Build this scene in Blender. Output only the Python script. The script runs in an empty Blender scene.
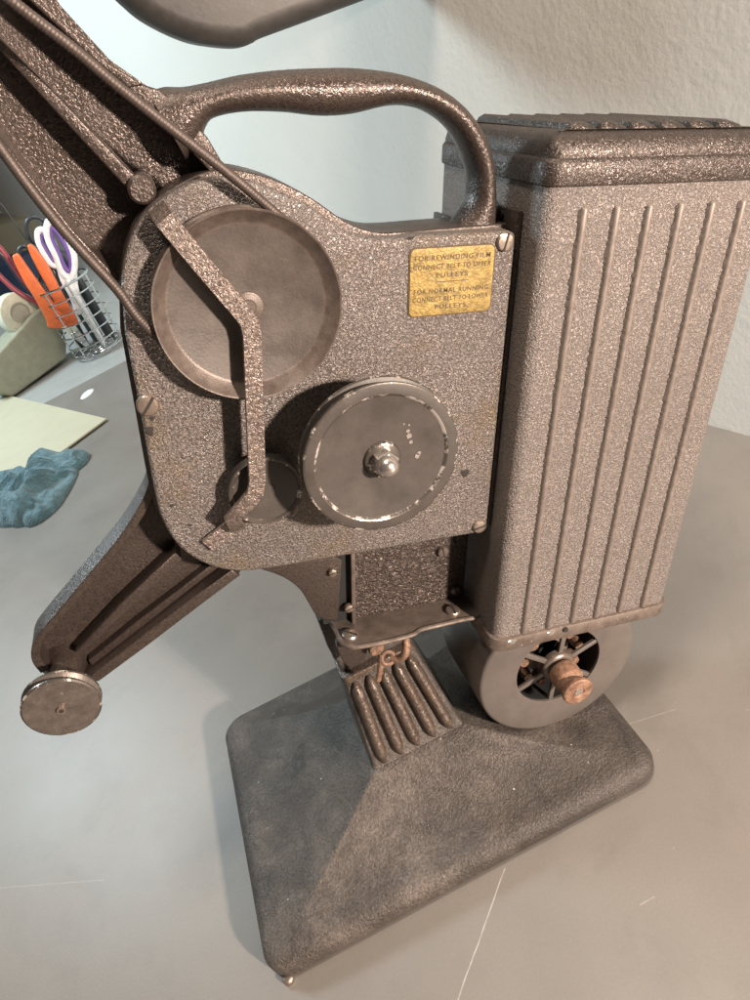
import bpy, bmesh, math, random
from mathutils import Vector, Matrix
from mathutils.geometry import tessellate_polygon
random.seed(7)
S = bpy.context.scene
COL = S.collection
PI = math.pi

# ---------------------------------------------------------------- camera
cam_d = bpy.data.cameras.new('camera')
cam = bpy.data.objects.new('camera', cam_d); COL.objects.link(cam)
cam.matrix_world = Matrix(((0.895296,0.438585,-0.078027,-0.027567),(-0.307589,0.481927,-0.820448,-0.220000),(-0.322233,0.758544,0.566372,0.340140),(0,0,0,1)))
cam_d.sensor_fit = 'VERTICAL'; cam_d.sensor_height = 24.0; cam_d.lens = 24.0*0.703
cam_d.clip_start = 0.01; cam_d.clip_end = 60
S.camera = cam
S.render.resolution_x = 768; S.render.resolution_y = 1024
S.view_settings.view_transform = 'Standard'; S.view_settings.look = 'None'
S.view_settings.gamma = 1.0; S.view_settings.exposure = 0.0

# ---------------------------------------------------------------- world and lamps
w = bpy.data.worlds.new('World'); S.world = w; w.use_nodes = True
bg = w.node_tree.nodes['Background']
bg.inputs[0].default_value = (1.0, 0.93, 0.86, 1); bg.inputs[1].default_value = 0.06

def area(name, loc, target, size, power, color, size_y=None, spread=180):
    l = bpy.data.lights.new(name, 'AREA'); l.energy = power; l.color = color
    l.size = size; l.spread = math.radians(spread)
    if size_y: l.shape = 'RECTANGLE'; l.size_y = size_y
    o = bpy.data.objects.new(name, l); COL.objects.link(o)
    o.location = loc
    o.rotation_euler = (Vector(target)-Vector(loc)).to_track_quat('-Z', 'Y').to_euler()
    return o
area('warm_lamp', (0.54, -0.94, 0.435), (0.0, 0.0, 0.16), 0.06, 37, (1.0, 0.84, 0.72))
area('cool_lamp', (-0.78, 0.95, 0.85), (-0.35, 0.7, 0.0), 0.30, 14.5, (0.74, 0.92, 1.0))
area('ceiling_light', (0.02, -0.22, 1.5), (0.05, 0.5, 0.1), 0.3, 15, (1.0, 0.86, 0.73))

# ---------------------------------------------------------------- materials
def nt(name):
    m = bpy.data.materials.new(name); m.use_nodes = True
    t = m.node_tree; b = t.nodes['Principled BSDF']
    return m, t, b
def node(t, kind, **kw):
    n = t.nodes.new(kind)
    for k, v in kw.items():
        if k.startswith('i_'): n.inputs[int(k[2:])].default_value = v
        else: setattr(n, k, v)
    return n
def ramp(t, src, stops):
    r = node(t, 'ShaderNodeValToRGB')
    els = r.color_ramp.elements
    while len(els) < len(stops): els.new(0.5)
    for e, (p, c) in zip(els, stops):
        e.position = p; e.color = (c[0], c[1], c[2], 1) if hasattr(c, '__len__') else (c, c, c, 1)
    t.links.new(src, r.inputs[0]); return r.outputs[0]
def mixc(t, f, a, b, mode='MIX'):
    m = node(t, 'ShaderNodeMix', data_type='RGBA', blend_type=mode)
    for inp, v in ((m.inputs[0], f), (m.inputs[6], a), (m.inputs[7], b)):
        if isinstance(v, (int, float)): inp.default_value = v
        elif isinstance(v, tuple): inp.default_value = (v[0], v[1], v[2], 1)
        else: t.links.new(v, inp)
    return m.outputs[2]
def noise(t, co, scale, detail=3, rough=0.55, dist=0.0):
    n = node(t, 'ShaderNodeTexNoise'); t.links.new(co, n.inputs['Vector'])
    n.inputs['Scale'].default_value = scale; n.inputs['Detail'].default_value = detail
    n.inputs['Roughness'].default_value = rough; n.inputs['Distortion'].default_value = dist
    return n.outputs[0]
def voro(t, co, scale, feature='F1'):
    n = node(t, 'ShaderNodeTexVoronoi', feature=feature); t.links.new(co, n.inputs['Vector'])
    n.inputs['Scale'].default_value = scale; return n.outputs['Distance']
def bump(t, b, src, strength, dist, prev=None):
    n = node(t, 'ShaderNodeBump'); n.inputs['Strength'].default_value = strength
    n.inputs['Distance'].default_value = dist; t.links.new(src, n.inputs['Height'])
    if prev is not None: t.links.new(prev, n.inputs['Normal'])
    t.links.new(n.outputs[0], b.inputs['Normal']); return n.outputs[0]
def mathn(t, op, a, b=None):
    n = node(t, 'ShaderNodeMath', operation=op)
    for inp, v in ((n.inputs[0], a), (n.inputs[1], b)):
        if v is None: continue
        if isinstance(v, (int, float)): inp.default_value = v
        else: t.links.new(v, inp)
    return n.outputs[0]
def objco(t): return node(t, 'ShaderNodeTexCoord').outputs['Object']

def wrinkle_paint(name, dark, light, scale=700, metallic=0.35, rough=0.42, bs=0.9, bd=0.0006, dirt=None, spots=0.35):
    """wrinkle enamel: fine raised squiggles over a smoother coat, larger worn and greasy patches"""
    m, t, b = nt(name); co = objco(t)
    n1 = noise(t, co, scale, 2.5, 0.6, 0.9)
    n2 = noise(t, co, scale*0.07, 5, 0.62)
    n3 = noise(t, co, scale*2.3, 2, 0.5)
    n5 = noise(t, co, 14, 4, 0.6)
    c = ramp(t, n1, [(0.34, dark), (0.64, light)])
    c = mixc(t, ramp(t, n2, [(0.42, 0.0), (0.72, spots)]), c, dark)
    c = mixc(t, ramp(t, n5, [(0.45, 0.0), (0.62, 0.25)]), c, dark)
    if dirt:
        n4 = noise(t, co, scale*0.03, 5, 0.65)
        c = mixc(t, ramp(t, n4, [(0.52, 0.0), (0.72, 0.6)]), c, dirt)
    t.links.new(c, b.inputs['Base Color'])
    b.inputs['Metallic'].default_value = metallic
    t.links.new(ramp(t, mixc(t, 0.5, n2, n5), [(0.38, rough-0.09), (0.62, rough+0.14)]), b.inputs['Roughness'])
    h = mixc(t, 0.25, ramp(t, n1, [(0.38, 0.0), (0.62, 1.0)]), n3)
    bump(t, b, h, bs, bd)
    return m
def smooth_paint(name, col, col2, rough=0.4, metallic=0.3, scale=120, bs=0.15, specks=None):
    m, t, b = nt(name); co = objco(t)
    n = noise(t, co, scale, 5, 0.65)
    c = ramp(t, n, [(0.35, col), (0.68, col2)])
    f = noise(t, co, scale*9, 3, 0.6)
    if specks:
        c = mixc(t, ramp(t, noise(t, co, scale*3.3, 4, 0.7), [(0.66, 0.0), (0.70, 1.0)]), c, specks)
    t.links.new(c, b.inputs['Base Color'])
    b.inputs['Metallic'].default_value = metallic
    t.links.new(ramp(t, n, [(0.3, rough-0.07), (0.7, rough+0.1)]), b.inputs['Roughness'])
    bump(t, b, f, bs, 0.0003)
    return m
def add_rings(m, c, pitch, strength, dist=0.0003):
    t = m.node_tree; b = t.nodes['Principled BSDF']; co = objco(t)
    sub = node(t, 'ShaderNodeVectorMath', operation='SUBTRACT'); sub.inputs[1].default_value = c; t.links.new(co, sub.inputs[0])
    mul = node(t, 'ShaderNodeVectorMath', operation='MULTIPLY'); mul.inputs[1].default_value = (1, 0, 1); t.links.new(sub.outputs[0], mul.inputs[0])
    ln = node(t, 'ShaderNodeVectorMath', operation='LENGTH'); t.links.new(mul.outputs[0], ln.inputs[0])
    cb = node(t, 'ShaderNodeCombineXYZ'); t.links.new(mathn(t, 'MULTIPLY', ln.outputs['Value'], 1.0/pitch), cb.inputs[0])
    n = noise(t, cb.outputs[0], 1.0, 3, 0.7)
    old = b.inputs['Normal'].links[0].from_socket if b.inputs['Normal'].links else None
    bump(t, b, n, strength, dist, old)
def worn_edge(name, paint, metal, lo=0.5, hi=0.56, scale=260):
    m, t, b = nt(name); co = objco(t)
    f = ramp(t, noise(t, co, scale, 4, 0.7), [(lo, 0.0), (hi, 1.0)])
    t.links.new(mixc(t, f, paint, metal), b.inputs['Base Color'])
    b.inputs['Metallic'].default_value = 0.5; b.inputs['Roughness'].default_value = 0.35
    bump(t, b, noise(t, co, 900, 3), 0.2, 0.0002)
    return m
def rusty(name, a, c_, d, scale=260, metallic=0.35):
    m, t, b = nt(name); co = objco(t)
    n = noise(t, co, scale, 6, 0.7)
    t.links.new(ramp(t, n, [(0.3, a), (0.5, c_), (0.68, d)]), b.inputs['Base Color'])
    b.inputs['Metallic'].default_value = metallic; b.inputs['Roughness'].default_value = 0.62
    bump(t, b, noise(t, co, scale*4, 5), 0.6, 0.0005); return m
def plain(name, col, rough=0.5, metallic=0.0, bs=0.0, scale=500, var=0.15):
    m, t, b = nt(name); co = objco(t)
    n = noise(t, co, scale*0.3, 4)
    dk = tuple(x*(1-var) for x in col)
    t.links.new(ramp(t, n, [(0.35, dk), (0.65, col)]), b.inputs['Base Color'])
    b.inputs['Roughness'].default_value = rough; b.inputs['Metallic'].default_value = metallic
    if bs: bump(t, b, noise(t, co, scale, 3), bs, 0.0006)
    return m

M = {}
M['plate'] = wrinkle_paint('brown_wrinkle_enamel', (0.098, 0.082, 0.074), (0.275, 0.238, 0.216), 1150, 0.5, 0.34, 1.0, 0.00035, dirt=(0.17, 0.125, 0.07))
M['strap'] = wrinkle_paint('worn_strap_enamel', (0.11, 0.085, 0.073), (0.25, 0.20, 0.172), 800, 0.5, 0.34, 0.8, 0.0003)
M['cast'] = wrinkle_paint('dark_wrinkle_enamel', (0.048, 0.036, 0.030), (0.090, 0.068, 0.057), 1050, 0.5, 0.30, 0.42, 0.00026)
M['lamp'] = wrinkle_paint('taupe_wrinkle_enamel', (0.128, 0.108, 0.096), (0.285, 0.246, 0.222), 1250, 0.4, 0.40, 1.0, 0.00032, spots=0.25)
M['lid'] = wrinkle_paint('brown_lid_enamel', (0.038, 0.029, 0.024), (0.088, 0.068, 0.057), 1000, 0.45, 0.28, 0.6, 0.00028)
M['panel'] = wrinkle_paint('coarse_wrinkle_enamel', (0.065, 0.051, 0.043), (0.15, 0.118, 0.10), 560, 0.55, 0.28, 1.0, 0.0008)
M['flute'] = wrinkle_paint('rubbed_brown_enamel', (0.060, 0.043, 0.033), (0.135, 0.102, 0.080), 420, 0.3, 0.36, 0.6, 0.0004, dirt=(0.15, 0.075, 0.04))
M['shade_wear'] = plain('bead_shade_wear', (0.055, 0.042, 0.034), 0.6)  # dark tone for the shade and worn paint drawn beside the beads
M['bead'] = smooth_paint('bead_enamel', (0.15, 0.122, 0.104), (0.21, 0.172, 0.148), 0.5, 0.3, 400)
M['smooth'] = smooth_paint('smooth_brown_enamel', (0.085, 0.066, 0.055), (0.14, 0.112, 0.095), 0.36, 0.3, 150)
M['disc'] = smooth_paint('worn_disc_enamel', (0.062, 0.050, 0.043), (0.092, 0.075, 0.064), 0.46, 0.2, 130, 0.25, specks=(0.07, 0.045, 0.03))
M['discrim'] = smooth_paint('disc_rim_enamel', (0.080, 0.060, 0.049), (0.125, 0.098, 0.082), 0.40, 0.3, 240, 0.3)
M['pulley'] = smooth_paint('olive_brown_enamel', (0.050, 0.042, 0.036), (0.068, 0.057, 0.049), 0.50, 0.2, 90)
M['chip'] = worn_edge('chipped_pulley_edge', (0.075, 0.063, 0.053), (0.50, 0.45, 0.40), 0.56, 0.62)
M['chip_more'] = worn_edge('worn_pulley_step', (0.10, 0.085, 0.073), (0.60, 0.54, 0.49), 0.50, 0.58, 160)
M['steel'] = plain('bright_nut_steel', (0.62, 0.56, 0.51), 0.24, 0.9, 0.1, 700)
M['screw'] = plain('dull_screw_steel', (0.36, 0.29, 0.24), 0.33, 0.8, 0.2, 900)
M['slot'] = plain('dark_slot', (0.02, 0.015, 0.012), 0.8)
M['rust'] = rusty('rusty_steel', (0.11, 0.058, 0.038), (0.24, 0.130, 0.082), (0.37, 0.24, 0.17))
M['rustdark'] = rusty('rust_brown_metal', (0.07, 0.045, 0.033), (0.19, 0.115, 0.078), (0.36, 0.20, 0.12), 420)
M['motor'] = smooth_paint('motor_enamel', (0.115, 0.098, 0.087), (0.142, 0.122, 0.108), 0.40, 0.25, 60, 0.12)
M['black'] = plain('black_interior', (0.008, 0.008, 0.008), 0.7)
M['rim'] = smooth_paint('worn_rim_enamel', (0.13, 0.10, 0.082), (0.20, 0.16, 0.135), 0.30, 0.45, 200, 0.15, specks=(0.62, 0.56, 0.50))
M['belt'] = plain('spring_belt_steel', (0.085, 0.065, 0.055), 0.52, 0.5, 0.2, 1200)
M['brass'] = plain('yellow_brass_label', (0.33, 0.225, 0.065), 0.5, 0.25, 0.5, 1300, 0.5)
M['ink'] = plain('label_ink', (0.06, 0.032, 0.01), 0.6)

def base_mat():
    m, t, b = nt('cast_iron_grey'); co = objco(t)
    n = noise(t, co, 30, 7, 0.72, 0.8); f = noise(t, co, 800, 3, 0.6, 0.6); g = noise(t, co, 11, 5, 0.65)
    c = ramp(t, n, [(0.32, (0.038, 0.031, 0.026)), (0.50, (0.100, 0.083, 0.070)), (0.68, (0.175, 0.147, 0.125))])
    c = mixc(t, ramp(t, f, [(0.32, 0.65), (0.62, 0.0)]), c, (0.032, 0.026, 0.023))
    c = mixc(t, ramp(t, g, [(0.46, 0.0), (0.58, 0.70)]), c, (0.040, 0.033, 0.029))
    wv = node(t, 'ShaderNodeVectorMath', operation='ADD'); nz = node(t, 'ShaderNodeTexNoise'); nz.inputs['Scale'].default_value = 45; nz.inputs['Detail'].default_value = 4
    t.links.new(co, nz.inputs['Vector']); sc = node(t, 'ShaderNodeVectorMath', operation='SCALE'); sc.inputs['Scale'].default_value = 0.03
    t.links.new(nz.outputs['Color'], sc.inputs[0]); t.links.new(co, wv.inputs[0]); t.links.new(sc.outputs[0], wv.inputs[1])
    cr = voro(t, wv.outputs[0], 22, 'DISTANCE_TO_EDGE')
    crk = mathn(t, 'MULTIPLY', ramp(t, cr, [(0.0, 1.0), (0.022, 0.0)]), ramp(t, noise(t, co, 16, 2), [(0.57, 0.0), (0.62, 1.0)]))
    c = mixc(t, mathn(t, 'MULTIPLY', crk, 0.5), c, (0.018, 0.015, 0.013))
    s = voro(t, co, 95)
    c = mixc(t, ramp(t, s, [(0.035, 1.0), (0.05, 0.0)]), c, (0.45, 0.43, 0.40))
    t.links.new(c, b.inputs['Base Color'])
    b.inputs['Metallic'].default_value = 0.25
    t.links.new(ramp(t, n, [(0.3, 0.32), (0.7, 0.52)]), b.inputs['Roughness'])
    nb = bump(t, b, f, 1.0, 0.0007)
    bump(t, b, noise(t, co, 170, 7, 0.75, 0.5), 0.7, 0.0010, nb)
    return m
M['base'] = base_mat()

def table_mat(name, a, c_, scratches):
    m, t, b = nt(name); co = objco(t)
    n = noise(t, co, 7, 5, 0.6); f = noise(t, co, 900, 2, 0.5); g = noise(t, co, 55, 5, 0.7)
    c = ramp(t, n, [(0.3, a), (0.7, c_)])
    c = mixc(t, ramp(t, f, [(0.3, 0.16), (0.62, 0.0)]), c, tuple(x*0.72 for x in a))
    c = mixc(t, ramp(t, g, [(0.62, 0.0), (0.8, 0.22)]), c, tuple(x*0.78 for x in a))
    c = mixc(t, ramp(t, noise(t, co, 18, 6, 0.7, 0.5), [(0.50, 0.0), (0.68, 0.32)]), c, tuple(x*0.74 for x in a))
    s = voro(t, co, 16)
    c = mixc(t, ramp(t, s, [(0.012, 0.7), (0.02, 0.0)]), c, (0.12, 0.10, 0.09))
    s2 = voro(t, co, 60)
    c = mixc(t, ramp(t, s2, [(0.02, 0.5), (0.035, 0.0)]), c, tuple(min(1, x*2.0) for x in a))
    sep = node(t, 'ShaderNodeSeparateXYZ'); t.links.new(co, sep.inputs[0])
    wob = mathn(t, 'MULTIPLY', mathn(t, 'SUBTRACT', noise(t, co, 40, 3), 0.5), 0.0014)
    for (x0, y0, x1, y1, hw, strength, tone) in scratches:
        dx, dy = x1-x0, y1-y0; L = math.hypot(dx, dy); dx /= L; dy /= L
        px = mathn(t, 'SUBTRACT', sep.outputs[0], x0); py = mathn(t, 'SUBTRACT', sep.outputs[1], y0)
        al = mathn(t, 'ADD', mathn(t, 'MULTIPLY', px, dx), mathn(t, 'MULTIPLY', py, dy))
        pe = mathn(t, 'ABSOLUTE', mathn(t, 'ADD', mathn(t, 'SUBTRACT', mathn(t, 'MULTIPLY', px, -dy), mathn(t, 'MULTIPLY', py, -dx)), wob))
        inside = mathn(t, 'MULTIPLY', mathn(t, 'LESS_THAN', pe, hw), mathn(t, 'MULTIPLY', mathn(t, 'GREATER_THAN', al, 0.0), mathn(t, 'LESS_THAN', al, L)))
        c = mixc(t, mathn(t, 'MULTIPLY', inside, mathn(t, 'MULTIPLY', ramp(t, noise(t, co, 260, 3), [(0.3, 0.35), (0.6, 1.0)]), strength)), c, tone)
    t.links.new(c, b.inputs['Base Color'])
    t.links.new(ramp(t, n, [(0.3, 0.40), (0.7, 0.50)]), b.inputs['Roughness'])
    nb = bump(t, b, f, 0.12, 0.0003); bump(t, b, noise(t, co, 30, 3), 0.1, 0.0008, nb)
    return m
PALE = (0.78, 0.74, 0.68); DARKM = (0.20, 0.17, 0.15)
zs = [(-0.0229,-0.05),(-0.0657,-0.0888),(-0.296,0.0806),(-0.2282,0.0505),(0.0217,-0.0909),(0.029,-0.091),(0.0322,-0.0077),(0.0467,0.0011),(-0.291,0.1488),(-0.252,0.1693),(0.1164,-0.0214),(0.1076,-0.0371),(-0.1028,0.0626),(-0.1832,0.2299)]
scr = []
for k, (hw, st, tone) in enumerate([(0.00028, 0.36, PALE), (0.00022, 0.15, PALE), (0.00025, 0.2, PALE), (0.0003, 0.4, DARKM), (0.00025, 0.3, DARKM), (0.0003, 0.35, DARKM), (0.00016, 0.07, PALE)]):
    (x0, y0), (x1, y1) = zs[2*k], zs[2*k+1]; scr.append((x0, y0, x1, y1, hw, st, tone))
rs = random.Random(5)
for k in range(16):
    x = rs.uniform(-0.3, 0.28); y = rs.uniform(-0.18, 0.6); an = rs.uniform(0, PI); L_ = rs.uniform(0.02, 0.09)
    scr.append((x, y, x+L_*math.cos(an), y+L_*math.sin(an), 0.00022, rs.uniform(0.06, 0.16), PALE if k % 3 else DARKM))
M['table'] = table_mat('grey_laminate', (0.178, 0.160, 0.142), (0.220, 0.200, 0.179), scr)
M['table2'] = table_mat('rear_grey_laminate', (0.29, 0.29, 0.277), (0.34, 0.34, 0.325), [])
def wall_mat():
    m, t, b = nt('painted_plaster'); co = objco(t)
    n = noise(t, co, 5, 4); h = noise(t, co, 38, 6, 0.55, 0.3); h2 = noise(t, co, 240, 3)
    t.links.new(ramp(t, n, [(0.3, (0.80, 0.77, 0.71)), (0.7, (0.85, 0.82, 0.76))]), b.inputs['Base Color'])
    b.inputs['Roughness'].default_value = 0.65
    nb = bump(t, b, h, 0.25, 0.0015); bump(t, b, h2, 0.25, 0.0006, nb); return m
M['wall'] = wall_mat()

# ---------------------------------------------------------------- mesh helpers
TILT = math.radians(20)
ROOT = Vector((-0.0375, 0.030, 0.0))           # base of the projector on the table
HEADLOC = Vector((0, 0, 0.209))                # origin of the tilted head
HROT = Matrix.Rotation(TILT, 4, 'Y')

def finish(bm, name, mats, parent=None, head=False, smooth=True, angle=35, loc=None):
    bmesh.ops.remove_doubles(bm, verts=bm.verts, dist=1e-6)
    bmesh.ops.recalc_face_normals(bm, faces=bm.faces)
    me = bpy.data.meshes.new(name)
    bm.to_mesh(me); bm.free()
    for m in (mats if isinstance(mats, (list, tuple)) else [mats]): me.materials.append(M[m] if isinstance(m, str) else m)
    if smooth:
        for p in me.polygons: p.use_smooth = True
        me.set_sharp_from_angle(angle=math.radians(angle))
    o = bpy.data.objects.new(name, me); COL.objects.link(o)
    if parent is not None:
        o.parent = parent
        if head == 'sub': pass
        elif head: o.matrix_local = Matrix.Translation(HEADLOC-ROOT) @ HROT
        else: o.matrix_local = Matrix.Translation(-ROOT)
    if loc: o.location = loc
    return o
def tag(o, label=None, cat=None, group=None, kind=None):
    if label: o['label'] = label
    if cat: o['category'] = cat
    if group: o['group'] = group
    if kind: o['kind'] = kind
    return o
def empty(name, loc, label, cat, group=None):
    o = bpy.data.objects.new(name, None); COL.objects.link(o); o.location = loc
    o.empty_display_size = 0.02
    return tag(o, label, cat, group)

def catmull(ps, n=6, closed=True):
    ps = [Vector(p) for p in ps]; N = len(ps); out = []
    rng = range(N) if closed else range(N-1)
    for i in rng:
        if closed: a, b, c, d = ps[i-1], ps[i], ps[(i+1) % N], ps[(i+2) % N]
        else: a, b, c, d = ps[max(i-1, 0)], ps[i], ps[i+1], ps[min(i+2, N-1)]
        for k in range(n):
            t = k/n
            out.append(0.5*((2*b)+(c-a)*t+(2*a-5*b+4*c-d)*t*t+(3*b-a-3*c+d)*t**3))
    if not closed: out.append(ps[-1])
    return out
def offset_poly(pts, d):
    """shrink (d>0) a simple polygon"""
    n = len(pts); area2 = sum(pts[i][0]*pts[(i+1) % n][1]-pts[(i+1) % n][0]*pts[i][1] for i in range(n))
    s = 1 if area2 > 0 else -1; out = []
    for i in range(n):
        p0, p1, p2 = Vector(pts[i-1]), Vector(pts[i]), Vector(pts[(i+1) % n])
        e1 = (p1-p0); e2 = (p2-p1)
        if e1.length < 1e-9 or e2.length < 1e-9: out.append(tuple(p1)); continue
        n1 = Vector((-e1.y, e1.x)).normalized()*s; n2 = Vector((-e2.y, e2.x)).normalized()*s
        nn = (n1+n2)
        if nn.length < 1e-6: out.append(tuple(p1)); continue
        nn.normalize(); k = d/max(0.45, nn.dot(n1)); out.append((p1.x+nn.x*k, p1.y+nn.y*k))
    return out
def cap(bm, ring, mi=0):
    vs = [v.co for v in ring]
    for tri in tessellate_polygon([vs]):
        try: f = bm.faces.new([ring[i] for i in tri]); f.material_index = mi
        except ValueError: pass
def layers(bm, pts, levels, mk, mi=0, capf=True, capb=True, mis=None):
    """stack rings of a polygon: levels = [(inset, depth)...]; mk(a, b, depth) -> point"""
    rings = []
    for ins, d in levels:
        pp = offset_poly(pts, ins) if abs(ins) > 1e-9 else [tuple(p) for p in pts]
        rings.append([bm.verts.new(mk(p[0], p[1], d)) for p in pp])
    n = len(pts)
    for k in range(len(rings)-1):
        for i in range(n):
            j = (i+1) % n
            try: f = bm.faces.new((rings[k][i], rings[k][j], rings[k+1][j], rings[k+1][i])); f.material_index = (mis[k] if mis else mi)
            except ValueError: pass
    if capf: cap(bm, rings[0], mis[0] if mis else mi)
    if capb: cap(bm, rings[-1], mis[-1] if mis else mi)
HV = lambda a, b, d: (a, d, b)          # outline in the plate plane, depth along y
HW = lambda a, b, d: (a, b, d)          # outline in plan, depth along z
def slab(bm, pts, v0, v1, r=0.0, mi=0, mk=HV, seg=3, back=False):
    lv = []
    if r > 0:
        for k in range(seg+1):
            a = PI/2*k/seg; lv.append((r*(1-math.sin(a)), v0+r*(1-math.cos(a))))
    else: lv.append((0, v0))
    if back and r > 0:
        for k in range(seg+1):
            a = PI/2*(1-k/seg); lv.append((r*(1-math.sin(a)), v1-r*(1-math.cos(a))))
    else: lv.append((0, v1))
    layers(bm, pts, lv, mk, mi)
def rrect(x0, y0, x1, y1, r, seg=6):
    out = []
    for cx, cy, a0 in ((x1-r, y1-r, 0), (x0+r, y1-r, 90), (x0+r, y0+r, 180), (x1-r, y0+r, 270)):
        for k in range(seg+1):
            a = math.radians(a0+90*k/seg); out.append((cx+r*math.cos(a), cy+r*math.sin(a)))
    return out
def lathe(bm, prof, c, axis='y', n=72, mis=None, mi=0, a0=0):
    """prof = [(radius, depth)]; c = centre; axis along which depth runs"""
    rings = []
    for r, d in prof:
        if r < 1e-7: rings.append([bm.verts.new(lp(0, 0, d, c, axis))])
        else: rings.append([bm.verts.new(lp(r*math.cos(a0+2*PI*i/n), r*math.sin(a0+2*PI*i/n), d, c, axis)) for i in range(n)])
    for k in range(len(rings)-1):
        A, B = rings[k], rings[k+1]; m = mis[k] if mis else mi
        if len(A) == 1 and len(B) == 1: continue
        for i in range(n):
            j = (i+1) % n
            if len(A) == 1: vs = (A[0], B[j], B[i])
            elif len(B) == 1: vs = (A[i], A[j], B[0])
            else: vs = (A[i], A[j], B[j], B[i])
            try: bm.faces.new(vs).material_index = m
            except ValueError: pass
def lp(a, b, d, c, axis):
    if axis == 'y': return (c[0]+a, c[1]+d, c[2]+b)
    if axis == 'z': return (c[0]+a, c[1]+b, c[2]+d)
    if axis == 'x': return (c[0]+d, c[1]+a, c[2]+b)
    u, v, w = axis; return tuple(Vector(c)+u*a+v*b+w*d)
def frame_of(d):
    d = Vector(d).normalized(); h = Vector((0, 0, 1)) if abs(d.z) < 0.9 else Vector((1, 0, 0))
    u = d.cross(h).normalized(); v = u.cross(d).normalized(); return (u, v, d)
def tube(bm, path, rad, n=10, mi=0, closed=False):
    P = [Vector(p) for p in path]; N = len(P); rings = []; up = None
    for i, p in enumerate(P):
        if closed: tdir = P[(i+1) % N]-P[i-1]
        else: tdir = P[min(i+1, N-1)]-P[max(i-1, 0)]
        tdir.normalize()
        if up is None: up = frame_of(tdir)[0]
        up = (up-tdir*up.dot(tdir)).normalized(); v = tdir.cross(up)
        r = rad if isinstance(rad, tuple) else rad[i] if hasattr(rad, '__len__') else rad
        ru, rv = r if hasattr(r, '__len__') else (r, r)
        rings.append([bm.verts.new(p+up*ru*math.cos(2*PI*k/n)+v*rv*math.sin(2*PI*k/n)) for k in range(n)])
    for i in range(N if closed else N-1):
        A, B = rings[i], rings[(i+1) % N]
        for k in range(n):
            j = (k+1) % n
            bm.faces.new((A[k], A[j], B[j], B[k])).material_index = mi
    if not closed:
        bm.faces.new(rings[0]).material_index = mi; bm.faces.new(rings[-1]).material_index = mi
def box(bm, a, b, mi=0, r=0.0):
    x0, y0, z0 = a; x1, y1, z1 = b
    vs = [bm.verts.new(p) for p in ((x0,y0,z0),(x1,y0,z0),(x1,y1,z0),(x0,y1,z0),(x0,y0,z1),(x1,y0,z1),(x1,y1,z1),(x0,y1,z1))]
    fs = [bm.faces.new([vs[i] for i in q]) for q in ((0,1,2,3),(4,5,6,7),(0,1,5,4),(1,2,6,5),(2,3,7,6),(3,0,4,7))]
    for f in fs: f.material_index = mi
    if r > 0:
        es = list({e for f in fs for e in f.edges})
        res = bmesh.ops.bevel(bm, geom=es, offset=r, segments=2, profile=0.5, affect='EDGES')
        for f in res['faces']: f.material_index = mi
B = bmesh.new

# ================================================================ the setting
tbl = [(-0.3449,0.9137),(-0.1919,0.9413)]
(sx0, sy0), (sx1, sy1) = tbl
sd = Vector((sx1-sx0, sy1-sy0)).normalized(); sn = Vector((-sd.y, sd.x))
p0 = Vector((sx0, sy0))
def plank(name, lo, hi, z1, mat, a=-2.5, b_=2.5, x_cut=None):
    bm = B(); q = [p0+sd*a+sn*lo, p0+sd*b_+sn*lo, p0+sd*b_+sn*hi, p0+sd*a+sn*hi]
    slab(bm, [tuple(x) for x in q], -z1, 0.035, 0.0012, 0, mk=lambda x, y, d: (x, y, -d))
    return finish(bm, name, mat)
tag(plank('table', -1.9, -0.0025, 0.0, 'table', -0.9, 1.9), 'grey laminate table top with a pale scratch, carrying the projector', 'table')
tag(plank('table', 0.0025, 2.6, -0.0015, 'table2', -1.6, 1.5), 'pale grey table top beyond the dark seam, carrying the wire pencil cup', 'table')
# wall
wa = Vector((0.2715, 0.1470)); wb = Vector((-0.576, 2.863)); wdn = (wb-wa).normalized(); wn = Vector((wdn.y, -wdn.x))
if wn.x < 0: wn = -wn
bm = B()
a_ = wa-wdn*0.28; b_ = wa+wdn*5.0
NW, NZ = 90, 40
q = [a_, b_, b_+wn*0.1, a_+wn*0.1]
slab(bm, [tuple(x) for x in q], 0.6, 2.6, 0, 0, mk=lambda x, y, d: (x, y, d-0.6))
tag(finish(bm, 'wall', 'wall', smooth=False), 'off white painted plaster wall behind the projector and table', 'wall')

# ================================================================ the projector
proj = empty('film_projector', tuple(ROOT), 'old brown wrinkle painted film projector head tilted on a heavy grey cast base', 'projector')

# ---- base (world-aligned)
bx0, bx1, by0, by1 = -0.1425, 0.0665, -0.0485, 0.108
bm = B()
def base_ring(ins, z, r, top=0.0):
    x0 = bx0+(-0.0602-bx0)*top; x1 = bx1+(-0.0090-bx1)*top; y0 = by0+(0.0026-by0)*top; y1 = by1+(0.052-by1)*top
    return [(p[0], p[1], z) for p in rrect(x0+ins, y0+ins, x1-ins, y1-ins, r, 8)]
rings = []
spec = [(0.012, 0.0018, 0.010, 0), (0.002, 0.0018, 0.012, 0), (0.0, 0.0034, 0.013, 0), (0.0, 0.0078, 0.013, 0), (0.0009, 0.0104, 0.013, 0), (0.003, 0.0125, 0.0125, 0), (0.006, 0.0140, 0.0120, 0)]
for k in range(1, 13):
    tt = k/12.0
    spec.append((0.006*(1-tt), 0.0140+(0.0390-0.0140)*tt**1.5, 0.0115*max(0.0, 1-tt*3)+0.0012, tt))
for ins, z, r, tp in spec: rings.append([bm.verts.new(p) for p in base_ring(ins, z, r, tp)])
for A, C in zip(rings, rings[1:]):
    n = len(A)
    for i in range(n): bm.faces.new((A[i], A[(i+1) % n], C[(i+1) % n], C[i]))
cap(bm, rings[0]); cap(bm, rings[-1])
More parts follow.
